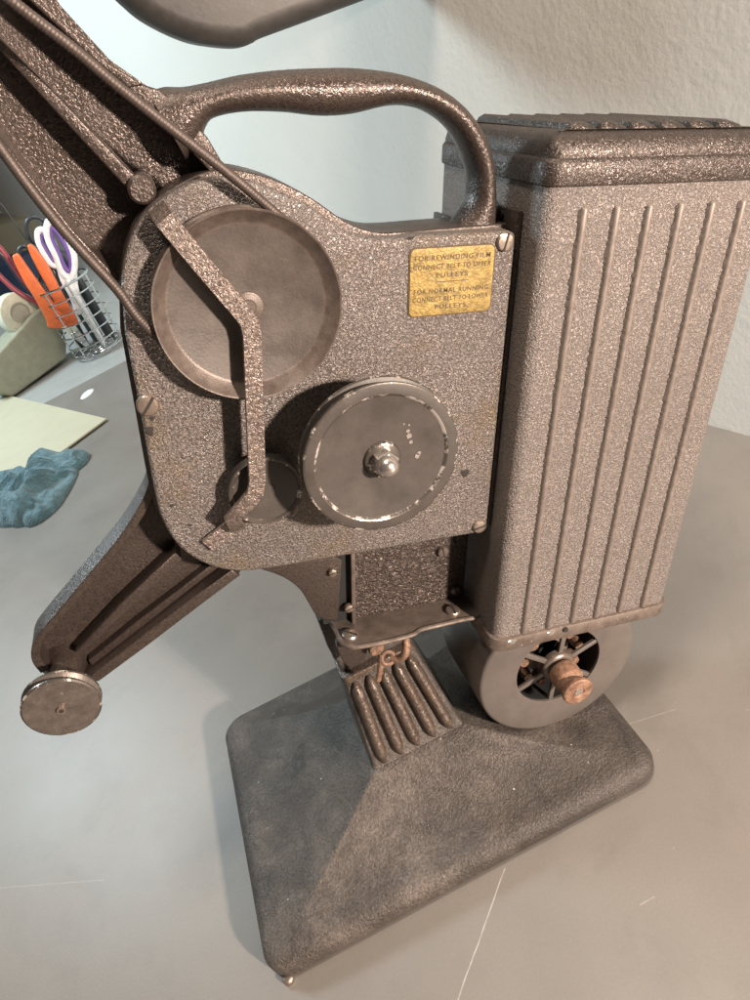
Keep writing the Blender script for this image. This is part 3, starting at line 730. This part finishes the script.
# lid: band, shoulder, louvred top
bm = B()
lp_ = rrect(LX0-0.0009, LY0-0.0009, LX1+0.0009, LY1+0.0009, 0.0058, 8)
layers(bm, lp_, [(0.0008, 0.0874), (0, 0.0878), (-0.0002, 0.0884), (-0.0002, 0.0941), (0.0004, 0.0951), (0.0009, 0.0955), (0.0009, 0.0966), (0.0016, 0.0990), (0.0034, 0.1013), (0.0062, 0.1026), (0.0085, 0.1030)], HW)
lid = finish(bm, 'lid', 'lid', lamp, head='sub', angle=40)
bm = B()
nl = 6; span = (LX1-LX0-0.022)/nl
for k in range(nl):
    x0 = LX0+0.0105+k*span
    pr_ = [(0.0, 0.0), (0.0006, 0.0018), (0.0022, 0.0026), (0.0050, 0.0024), (0.0090, 0.0014), (span*0.97, 0.0)]
    y0, y1 = LY0+0.0085, LY1-0.0085
    rings = []
    for y, e in ((y0, 0.05), (y0+0.0012, 0.75), (y0+0.003, 1), (y1-0.003, 1), (y1-0.0012, 0.75), (y1, 0.05)):
        rings.append([bm.verts.new((x0+px_, y, 0.1028+pz*e)) for px_, pz in pr_])
    for A, C in zip(rings, rings[1:]):
        for j in range(len(pr_)-1): bm.faces.new((A[j], A[j+1], C[j+1], C[j]))
    bm.faces.new(rings[0]); bm.faces.new(rings[-1])
finish(bm, 'vent_louvre', 'lid', lamp, head='sub', angle=35)
# bottom rim
bm = B()
rp = rrect(LX0-0.0016, LY0-0.0016, LX1+0.0016, LY1+0.0016, 0.0066, 8)
layers(bm, rp, [(0.0010, -0.1030), (0.0002, -0.1026), (0, -0.1020), (0, -0.0966), (0.0002, -0.0960), (0.0010, -0.0956)], HW)
finish(bm, 'bottom_rim', 'rim', lamp, head='sub', angle=40)
# white chips on rim
bm = B()
for cx in [(0.0608,-0.0965),(0.0802,-0.0959)]:
    q = [(cx[0]+0.0020*math.cos(a)*(1+0.25*math.sin(3*a)), -0.0976+0.0013*math.sin(a)) for a in [2*PI*i/14 for i in range(14)]]
    layers(bm, q, [(0.0002, LY0-0.00195), (0, LY0-0.0015)], HV)
finish(bm, 'bare_chip', 'steel', lamp, head='sub')
bm = B(); lathe(bm, [(0, -0.0008), (0.0012, -0.0008), (0.0014, 0)], ([(0.0873,-0.0954)][0][0], LY0-0.0016, -0.0975), 'y', 16); finish(bm, 'rivet', 'slot', lamp, head='sub')

# ---- side brackets between plate and lamp house
bm = B()
box(bm, (0.0505, 0.0012, -0.044), (0.0525, 0.0265, 0.0790), r=0.0005)
box(bm, (0.0445, 0.0235, 0.071), (0.0526, 0.0260, 0.0800), r=0.0005)
bk = [(-0.0926,0.1314)]
bracket = finish(bm, 'side_bracket', 'lid', proj, head=True)
bm = B()
box(bm, (0.0503, 0.052, -0.06), (0.0527, 0.0742, 0.0690), r=0.0006)
finish(bm, 'rear_bracket', 'lid', proj, head=True)
for (x, y, z) in ((0.0500, 0.0125, 0.0765), (0.0498, 0.066, 0.061)):
    bm = B(); lathe(bm, [(0, -0.0003), (0.0014, -0.0003), (0.0014, 0.0010)], (x, y, z), 'x', 16); finish(bm, 'bolt_hole', 'black', bracket, head='sub')

# ---- motor
MC = (0.0915, 0, -0.1262); RM = 0.0414; mf = -0.0082; RH = 0.0223
bm = B()
lathe(bm, [(RH, mf+0.0016), (RH, mf+0.0001), (RH+0.0004, mf), (RM-0.0016, mf), (RM-0.0005, mf+0.0004), (RM, mf+0.0014), (RM, 0.034), (RM-0.0015, 0.042), (RM-0.006, 0.050), (RM-0.014, 0.0555), (0, 0.057)], MC, 'y', 96)
motor = finish(bm, 'motor', 'motor', proj, head=True, angle=50)
bm = B(); lathe(bm, [(RH, mf+0.0014), (RH+0.0003, 0.012), (0, 0.0125)], MC, 'y', 48)
finish(bm, 'cooling_well', 'black', motor, head='sub')
bm = B()
for k in range(6):
    a = math.radians(28+60*k); ca, sa = math.cos(a), math.sin(a); hw = 0.0012
    q = [(MC[0]+ca*r-sa*h, MC[2]+sa*r+ca*h) for r, h in ((0.0050, -hw), (RH+0.0006, -hw), (RH+0.0006, hw), (0.0050, hw))]
    o_ = B(); slab(o_, q, mf+0.0006, mf+0.0022, 0.0003)
    finish(o_, 'spoke', 'motor', motor, head='sub')
bm.free()
bm = B(); lathe(bm, [(0, mf-0.0015), (0.0062, mf-0.0015), (0.0078, mf-0.0008), (0.0086, mf+0.0004), (0.0086, mf+0.003)], MC, 'y', 40)
lathe(bm, [(0.0075, 0.003), (0.013, 0.0045), (0.013, 0.012)], MC, 'y', 30)
finish(bm, 'hub', 'rim', motor, head='sub')
bm = B()
for k in range(9):
    a = 2*PI*k/9+0.3; lathe(bm, [(0, -0.001), (0.0022, -0.001), (0.0028, 0.002), (0.0024, 0.006)], (MC[0]+0.0150*math.cos(a), mf+0.007, MC[2]+0.0150*math.sin(a)), 'y', 10)
finish(bm, 'winding', 'rustdark', motor, head='sub')
bm = B()
lathe(bm, [(0.0, -0.0258), (0.0018, -0.0258), (0.0020, -0.0254), (0.0028, -0.0254), (0.0032, -0.0259), (0.0068, -0.0259), (0.0074, -0.0254), (0.0075, -0.0240), (0.0072, -0.0232), (0.0052, -0.0212), (0.0052, -0.0205), (0.0068, -0.0186), (0.0072, -0.0178), (0.0074, -0.0120), (0.0070, -0.0112), (0.0050, -0.0108), (0.0050, mf)],
      MC, 'y', 48, mis=[1]*2+[0]*14)
finish(bm, 'motor_pulley', ['rust', 'steel'], motor, head='sub', angle=30)

# ================================================================ things on the table behind
def yslab(bm, pts, y0, y1, r=0.0, mi=0, seg=3): slab(bm, pts, y0, y1, r, mi, seg=seg)
def plain_mats():
    M['orange'] = plain('orange_plastic', (0.72, 0.16, 0.05), 0.4)
    M['white'] = plain('white_plastic', (0.80, 0.80, 0.82), 0.35)
    M['purple'] = plain('purple_rubber', (0.16, 0.09, 0.34), 0.5)
    M['red'] = plain('dark_red_plastic', (0.30, 0.05, 0.07), 0.35)
    M['darkgrey'] = plain('dark_grey_plastic', (0.035, 0.04, 0.045), 0.35)
    M['wire'] = plain('chromed_wire', (0.70, 0.72, 0.72), 0.18, 1.0)
    M['cream'] = plain('cream_plastic', (0.72, 0.72, 0.58), 0.35)
    M['olive'] = plain('putty_plastic', (0.36, 0.36, 0.27), 0.35, 0.0, 0.1, 300)
    M['tape'] = plain('tape_roll_side', (0.50, 0.50, 0.42), 0.3)
    M['paper'] = plain('pale_yellow_card', (0.46, 0.43, 0.31), 0.7, 0.0, 0.15, 120, 0.05)
    M['navy'] = plain('navy_plastic', (0.02, 0.03, 0.06), 0.4)
    M['hood'] = smooth_paint('brushed_grey_metal', (0.042, 0.038, 0.035), (0.075, 0.068, 0.062), 0.45, 0.3, 40, 0.25)
    M['gloss'] = plain('white_paint_drop', (0.85, 0.86, 0.86), 0.15)
    m, t, b = nt('blue_terry_cloth'); co = objco(t)
    n = noise(t, co, 60, 4); f = noise(t, co, 650, 2)
    t.links.new(ramp(t, n, [(0.3, (0.085, 0.20, 0.245)), (0.7, (0.125, 0.265, 0.315))]), b.inputs['Base Color'])
    b.inputs['Roughness'].default_value = 0.95; b.inputs['Sheen Weight'].default_value = 0.4
    nb = bump(t, b, f, 1.0, 0.0022); bump(t, b, noise(t, co, 55, 6, 0.65, 2.5), 0.9, 0.008, nb); M['cloth'] = m
plain_mats()

# manila card
pc = [(-0.2293,0.72),(-0.4128,1.0263),(-0.5211,0.9638),(-0.4489,0.6234),(-0.288,0.6816)]
bm = B(); slab(bm, [tuple(p) for p in pc], -0.0042, -0.0020, 0.0002, 0, mk=lambda a, b, d: (a, b, -d))
card = tag(finish(bm, 'paper_folder', 'paper'), 'pale yellow paper folder lying flat, half under the blue cloth', 'folder')

# blue cloth: folded ridges
from mathutils import noise as mnoise
folds = [([(-0.395,0.6764),(-0.3594,0.6539),(-0.3345,0.6466),(-0.3158,0.648),(-0.2993,0.6431),(-0.2772,0.6327)], 0.020, 0.017),
         ([(-0.385,0.6107),(-0.3559,0.5849),(-0.3336,0.5651),(-0.3183,0.5608),(-0.3125,0.5796)], 0.021, 0.019),
         ([(-0.3247,0.5503),(-0.3109,0.5613),(-0.3084,0.5907),(-0.3102,0.6289),(-0.3048,0.6457)], 0.017, 0.026),
         ([(-0.2835,0.6034),(-0.2894,0.5731),(-0.2997,0.5442),(-0.3133,0.5336)], 0.012, 0.013)]
xs = [p[0] for f in folds for p in f[0]]; ys = [p[1] for f in folds for p in f[0]]
X0, X1, Y0, Y1 = min(xs)-0.03, max(xs)+0.03, min(ys)-0.03, max(ys)+0.03
NX, NY = 190, 220
def seg_d(px_, py_, a, b):
    vx, vy = b[0]-a[0], b[1]-a[1]; t_ = max(0, min(1, ((px_-a[0])*vx+(py_-a[1])*vy)/(vx*vx+vy*vy+1e-12)))
    return math.hypot(px_-a[0]-vx*t_, py_-a[1]-vy*t_)
fold_s = [(catmull(f[0], 4, closed=False), f[1], f[2]) for f in folds]
bm = B(); grid = {}
for i in range(NX+1):
    for j in range(NY+1):
        x = X0+(X1-X0)*i/NX; y = Y0+(Y1-Y0)*j/NY; s_ = 0.0
        for P, r, h in fold_s:
            r_ = r*(1+0.05*math.sin(x*70+y*45)); d = min(seg_d(x, y, a, b) for a, b in zip(P, P[1:]))
            if d < r_*1.25: s_ += (h*math.sqrt(max(0, 1-(d/(r_*1.25))**2)))**7
        z = s_**(1/7)
        if z > 0:
            q_ = Vector((x*38, y*38, 3.1)); wv_ = mnoise.noise_vector(q_*0.6)*1.2
            rg = 1-abs(mnoise.noise(q_+wv_))*2.2
            z = z*(0.80+0.42*rg)+0.0008*mnoise.noise(q_*4)*min(1, z/0.006)
        grid[i, j] = (x, y, z)
vv_ = {}
def gv(k):
    if k not in vv_: x, y, z = grid[k]; vv_[k] = bm.verts.new((x, y, max(z, 0.0043 if z > 0 else 0.0005)))
    return vv_[k]
for i in range(NX):
    for j in range(NY):
        ks = [(i, j), (i+1, j), (i+1, j+1), (i, j+1)]
        if max(grid[k][2] for k in ks) > 0: bm.faces.new([gv(k) for k in ks])
tag(finish(bm, 'cloth', 'cloth', angle=80), 'blue terry cloth crumpled on the table beside the yellow folder', 'cloth')

# glossy drop
dp = [(-0.2642,0.8633)][0]
bm = B(); lathe(bm, [(0, 0.0030), (0.004, 0.0027), (0.007, 0.0014), (0.0085, 0.0001)], (dp[0], dp[1], 0), 'z', 24)
for v in bm.verts: v.co.x = dp[0]+(v.co.x-dp[0])*1.25; v.co.y = dp[1]+(v.co.y-dp[1])*1.6+(v.co.x-dp[0])*0.5
tag(finish(bm, 'droplet', 'gloss'), 'small glossy white blob on the bare table near the dark seam', 'droplet')

# wire cup
CX, CY, CR = -0.2440, 1.060, 0.0470
cup = empty('wire_cup', (CX, CY, 0), 'round silver wire cup holding scissors and pens', 'pencil cup')
def csub(o): o.parent = cup; o.matrix_parent_inverse = Matrix.Translation((-CX, -CY, 0)); return o
ringsz = [0.004, 0.022, 0.042, 0.062, 0.082, 0.102, 0.122]
for k, z in enumerate(ringsz):
    bm = B(); r = CR*(0.96+0.04*k/6)
    tube(bm, [(CX+r*math.cos(2*PI*i/48), CY+r*math.sin(2*PI*i/48), z+0.0016) for i in range(48)], 0.0013 if k < 6 else 0.0020, 8, closed=True)
    csub(finish(bm, 'wire_ring', 'wire'))
bm = B()
for k in range(5):
    a = PI*k/5; P = [(CX+CR*0.97*math.cos(a)*f, CY+CR*0.97*math.sin(a)*f, 0.0034) for f in (-1, 1)]
    tube(bm, P, 0.0011, 6)
for k in range(3): tube(bm, [(CX+CR*(0.3*k+0.1)*math.cos(2*PI*i/36), CY+CR*(0.3*k+0.1)*math.sin(2*PI*i/36), 0.0042) for i in range(36)], 0.001, 6, closed=True)
csub(finish(bm, 'wire_bottom', 'wire'))
for k in range(7):
    a = 2*PI*k/7+0.55; bm = B()
    tube(bm, [(CX+CR*0.94*math.cos(a), CY+CR*0.94*math.sin(a), 0.003), (CX+CR*0.98*math.cos(a), CY+CR*0.98*math.sin(a), 0.124)], 0.0012, 6)
    csub(finish(bm, 'upright_wire', 'wire'))
# pens
for k, (dx, dy, lean, h, mat_, lab_) in enumerate([
        (0.020, 0.012, (0.05, 0.02), 0.150, 'darkgrey', 'black pen standing at the right side of the wire cup'),
        (0.030, -0.006, (0.02, 0.0), 0.135, 'darkgrey', 'shorter black pen nearest the projector in the wire cup'),
        (0.008, 0.020, (-0.03, 0.05), 0.155, 'navy', 'navy pen behind the white scissors in the wire cup'),
        (0.012, -0.022, (0.10, 0.02), 0.120, 'white', 'short white pen among the black ones in the wire cup'),
        (0.000, 0.002, (0.0, 0.05), 0.140, 'darkgrey', 'black pen in the middle of the wire cup')]):
    bm = B(); bz = Vector((CX+dx, CY+dy, 0.0065)); tp = bz+Vector((lean[0]*0.3, lean[1]*0.3, 1)).normalized()*h
    fr = frame_of(tp-bz)
    lathe(bm, [(0, 0), (0.0015, 0.001), (0.0045, 0.012), (0.0046, h*0.66), (0.0050, h*0.67), (0.0052, h*0.97), (0.004, h), (0, h)], bz, fr, 16)
    tag(finish(bm, 'pen', mat_), lab_, 'pen', 'pens in the wire cup')

def ring_slab(bm, outer, hole, y0, y1, mi=0):
    """closed band between two outlines with the same count"""
    A = [bm.verts.new((p[0], y0, p[1])) for p in outer]; C = [bm.verts.new((p[0], y0, p[1])) for p in hole]
    A2 = [bm.verts.new((p[0], y1, p[1])) for p in outer]; C2 = [bm.verts.new((p[0], y1, p[1])) for p in hole]
    n = len(outer)
    for i in range(n):
        j = (i+1) % n
        for q in ((A[i], A[j], C[j], C[i]), (A2[i], A2[j], C2[j], C2[i]), (A[i], A[j], A2[j], A2[i]), (C[i], C[j], C2[j], C2[i])): bm.faces.new(q).material_index = mi
def thing_of(name, obs, label, cat, loc):
    e = empty(name, loc, label, cat)
    for o in obs: o.parent = e; o.matrix_parent_inverse = Matrix.Translation([-c for c in loc])
    return e
# white and purple scissors
ys_ = 1.045
o = []
def loop_tube(name, pts, y, r, mat):
    bm = B(); P = catmull([(p[0], y, p[1]) for p in pts], 6); tube(bm, P, r, 12, closed=True); return finish(bm, name, mat, angle=70)
LA = [(-0.2296,0.2053),(-0.2214,0.2051),(-0.2177,0.1922),(-0.2213,0.1675),(-0.2276,0.1517),(-0.2366,0.1539),(-0.2385,0.1699),(-0.2372,0.1908)]
LB = [(-0.2088,0.2115),(-0.2,0.2094),(-0.1955,0.1867),(-0.1983,0.1599),(-0.2099,0.1379),(-0.2237,0.1267),(-0.2297,0.1397),(-0.2246,0.1645),(-0.2207,0.1924)]
o.append(loop_tube('finger_loop', LA, 1.045, (0.0052, 0.0050), 'white')); o.append(loop_tube('finger_loop', LB, 1.042, (0.0058, 0.0056), 'white'))
def inset(pts, f):
    cx = sum(p[0] for p in pts)/len(pts); cz = sum(p[1] for p in pts)/len(pts); return [(cx+(p[0]-cx)*f, cz+(p[1]-cz)*(0.5+f/2)) for p in pts]
o.append(loop_tube('grip_lining', inset(LA, 0.52), 1.0445, 0.0034, 'purple')); o.append(loop_tube('grip_lining', inset(LB, 0.55), 1.0415, 0.0040, 'purple'))
bm = B(); slab(bm, [tuple(p) for p in catmull([(-0.2299,0.1563),(-0.2245,0.137),(-0.2026,0.1445),(-0.218,0.1133),(-0.233,0.0735),(-0.2463,0.0723),(-0.2406,0.1022),(-0.2394,0.1298)], 4)], ys_-0.0045, ys_+0.004, 0.003, back=True); o.append(finish(bm, 'handle', 'white'))
bm = B(); slab(bm, [(-0.24,0.0945),(-0.2277,0.0853),(-0.2305,0.0194),(-0.238,0.0192)], ys_-0.001, ys_+0.001); o.append(finish(bm, 'blade', 'wire'))
thing_of('scissors', o, 'scissors with white handles and purple grip linings, tallest in the wire cup', 'scissors', (CX, CY, 0.005))
# orange scissors
ys_ = 1.030; o = []
for pts in ([(-0.2809,0.188),(-0.275,0.192),(-0.2698,0.1897),(-0.2685,0.1711),(-0.2663,0.1348),(-0.2645,0.099),(-0.263,0.0731),(-0.2746,0.0657),(-0.2925,0.074),(-0.2895,0.0872),(-0.2863,0.1195),(-0.2855,0.1552)], [(-0.2537,0.192),(-0.2479,0.1959),(-0.2442,0.1912),(-0.242,0.1788),(-0.2411,0.1535),(-0.2446,0.1174),(-0.2462,0.0863),(-0.2486,0.0619),(-0.2669,0.0612),(-0.2676,0.0888),(-0.2609,0.1247),(-0.2584,0.1611)]):
    bm = B(); slab(bm, [tuple(p) for p in catmull(pts, 4)], ys_-0.006, ys_+0.003, 0.0026, back=True); o.append(finish(bm, 'handle', 'orange')); ys_ += 0.004
bm = B(); slab(bm, [(-0.2847,0.0784),(-0.2571,0.0655),(-0.253,0.0184),(-0.2604,0.0181)], ys_-0.001, ys_+0.001); o.append(finish(bm, 'blade', 'wire'))
thing_of('scissors', o, 'scissors with two straight orange handles in the wire cup', 'scissors', (CX, CY, 0.005))
# red handled scissors
o = []
def path_tube(name, pts, y, r, mat, n=5):
    bm = B(); P = catmull([(p[0], y, p[1]) for p in pts], n, closed=False); tube(bm, P, r, 10); return finish(bm, name, mat, angle=60)
o.append(path_tube('handle', [(-0.3092,0.2215),(-0.2986,0.2072),(-0.2957,0.186),(-0.2952,0.1551),(-0.2902,0.1248),(-0.2795,0.091)], 1.070, (0.0055, 0.0042), 'red'))
o.append(path_tube('handle', [(-0.3301,0.1925),(-0.3239,0.1659),(-0.3166,0.1399),(-0.3037,0.1162),(-0.2848,0.0893)], 1.078, (0.0050, 0.0042), 'red'))
o.append(path_tube('grip_lining', [(-0.3098,0.2114),(-0.2999,0.1906),(-0.2987,0.1663),(-0.2975,0.1415),(-0.2946,0.1296)], 1.0705, (0.0040, 0.0040), 'darkgrey'))
thing_of('scissors', o, 'scissors with dark red handles leaning out over the tape dispenser', 'scissors', (CX, CY, 0.005))
# black looped scissors
o = []
for y, ell in ((1.085, [(-0.277,0.1884),(-0.2655,0.1902),(-0.2597,0.1776),(-0.2604,0.1573),(-0.2726,0.1381),(-0.2853,0.1349),(-0.2915,0.15),(-0.2874,0.1725)]), (1.092, [(-0.2438,0.2196),(-0.2302,0.2221),(-0.2203,0.2131),(-0.2245,0.1983),(-0.2387,0.1842),(-0.2505,0.1875),(-0.2542,0.2008)])):
    bm = B(); P = catmull([(p[0], y, p[1]) for p in ell], 5); tube(bm, P, 0.0036, 10, closed=True); o.append(finish(bm, 'finger_loop', 'darkgrey', angle=60))
o.append(path_tube('shank', [(-0.2794,0.1333),(-0.2797,0.1045),(-0.2815,0.0604),(-0.2734,0.0057)], 1.088, 0.004, 'darkgrey'))
o.append(path_tube('shank', [(-0.2397,0.185),(-0.2469,0.1398),(-0.2594,0.0724),(-0.266,0.0055)], 1.090, 0.004, 'darkgrey'))
thing_of('scissors', o, 'scissors with round black finger loops behind the orange pair', 'scissors', (CX, CY, 0.005))

# tape dispenser, its flat side towards the camera
g0, g1 = [(-0.3981,1.0089),(-0.303,1.0762)]
dd = Vector((g1[0]-g0[0], g1[1]-g0[1])).normalized(); dn = Vector((-dd.y, dd.x))       # dn points away from the camera
prof = [(-0.0032,0.0011),(0.1139,0.0056),(0.132,0.0306),(0.141,0.0642),(0.1355,0.0861),(0.1238,0.0961),(0.0989,0.093),(0.073,0.0853),(0.0484,0.079),(0.0243,0.0728),(0.007,0.0702),(-0.0141,0.0572),(-0.0268,0.0351)]
mkD = lambda a, b, d: (g0[0]+dd.x*a+dn.x*d, g0[1]+dd.y*a+dn.y*d, b)
base_z = 0.0004
bm = B(); pr2 = [tuple(p) for p in offset_poly([(p[0], max(p[1], base_z)) for p in prof], 0.0)]
slab(bm, pr2, 0.0, 0.052, 0.0045, 0, mk=mkD, seg=4, back=True); dbody = finish(bm, 'body', 'olive', angle=45)
rc = [(0.0941,0.103)][0]
axis = (Vector((dd.x, dd.y, 0)), Vector((0, 0, 1)), Vector((dn.x, dn.y, 0)))
cc = Vector(mkD(rc[0], rc[1], 0))
bm = B(); lathe(bm, [(0.0165, 0.012), (0.0180, 0.010), (0.0330, 0.010), (0.0340, 0.011), (0.0340, 0.033), (0.0330, 0.034), (0.0165, 0.034), (0.0165, 0.012)], cc, axis, 48); droll = finish(bm, 'tape_roll', 'cream')
bm = B(); lathe(bm, [(0, 0.016), (0.0150, 0.016), (0.0160, 0.012), (0.0166, 0.012), (0.0166, 0.033)], cc, axis, 36); dhub = finish(bm, 'tape_core', 'tape')
loc = (g0[0]+dd.x*0.05+dn.x*0.026, g0[1]+dd.y*0.05+dn.y*0.026, 0)
thing_of('tape_dispenser', [dbody, droll, dhub], 'heavy putty coloured tape dispenser with a cream tape roll beside the wire cup', 'tape dispenser', loc)

# navy case and pale tray further back, bent wire hook
def wbox(name, pa, pb, depth, h, mat, label, cat, z0=0.0):
    a, b = Vector(pa), Vector(pb); d = (b-a).normalized(); n_ = Vector((-d.y, d.x)); q = [a, b, b+n_*depth, a+n_*depth]
    bm = B(); slab(bm, [tuple(x) for x in q], -h-z0, -z0-0.0004, 0.003, 0, mk=lambda x, y, dd_: (x, y, -dd_))
    return tag(finish(bm, name, mat), label, cat)
c1 = [(-0.6404,1.9342),(-0.4329,1.7178)]
wbox('case', c1[0], c1[1], 0.10, 0.095, 'navy', 'low navy case on the table behind the scissors', 'case')
c2 = [(-0.8883,3.1009),(-0.4049,2.3636)]
wbox('storage_tray', c2[0], c2[1], 0.16, 0.10, 'paper', 'pale cream storage box at the far left edge against the wall', 'box')
hk = [(-0.2964,0.1814),(-0.2984,0.2089),(-0.3,0.2393),(-0.3057,0.2453),(-0.313,0.2372),(-0.3082,0.2298)]
bm = B(); tube(bm, catmull([(p[0], 1.30, p[1]) for p in hk]+[], 5, closed=False), 0.0012, 8)
tube(bm, [(hk[0][0], 1.30, hk[0][1]), (hk[0][0]+0.01, 1.30, 0.0)], 0.0012, 8)
tag(finish(bm, 'wire_hook', 'darkgrey'), 'thin bent wire hook standing above the pale box', 'hook')

# grey metal hood hanging at the top
hd_ = [(-0.005,0.398),(-0.0024,0.3877),(0.002,0.3787),(0.0085,0.3683),(0.0197,0.3566),(0.0323,0.3465),(0.0466,0.3389),(0.062,0.3327),(0.0713,0.3319),(0.0783,0.3325),(0.1063,0.3313),(0.1324,0.3303),(0.1588,0.3293),(0.205,0.3284)]
bm = B(); q = [tuple(p) for p in catmull(hd_, 5, closed=False)]
top = max(p[1] for p in q)
q = q+[(q[-1][0]+0.03, top+0.08), (q[0][0]-0.02, top+0.08)]
slab(bm, q, 0.338, 0.385, 0.012, 0, seg=6, back=True)
tag(finish(bm, 'lamp_hood', 'hood', angle=60), 'dark grey brushed metal hood hanging at the top edge above the handle', 'hood')
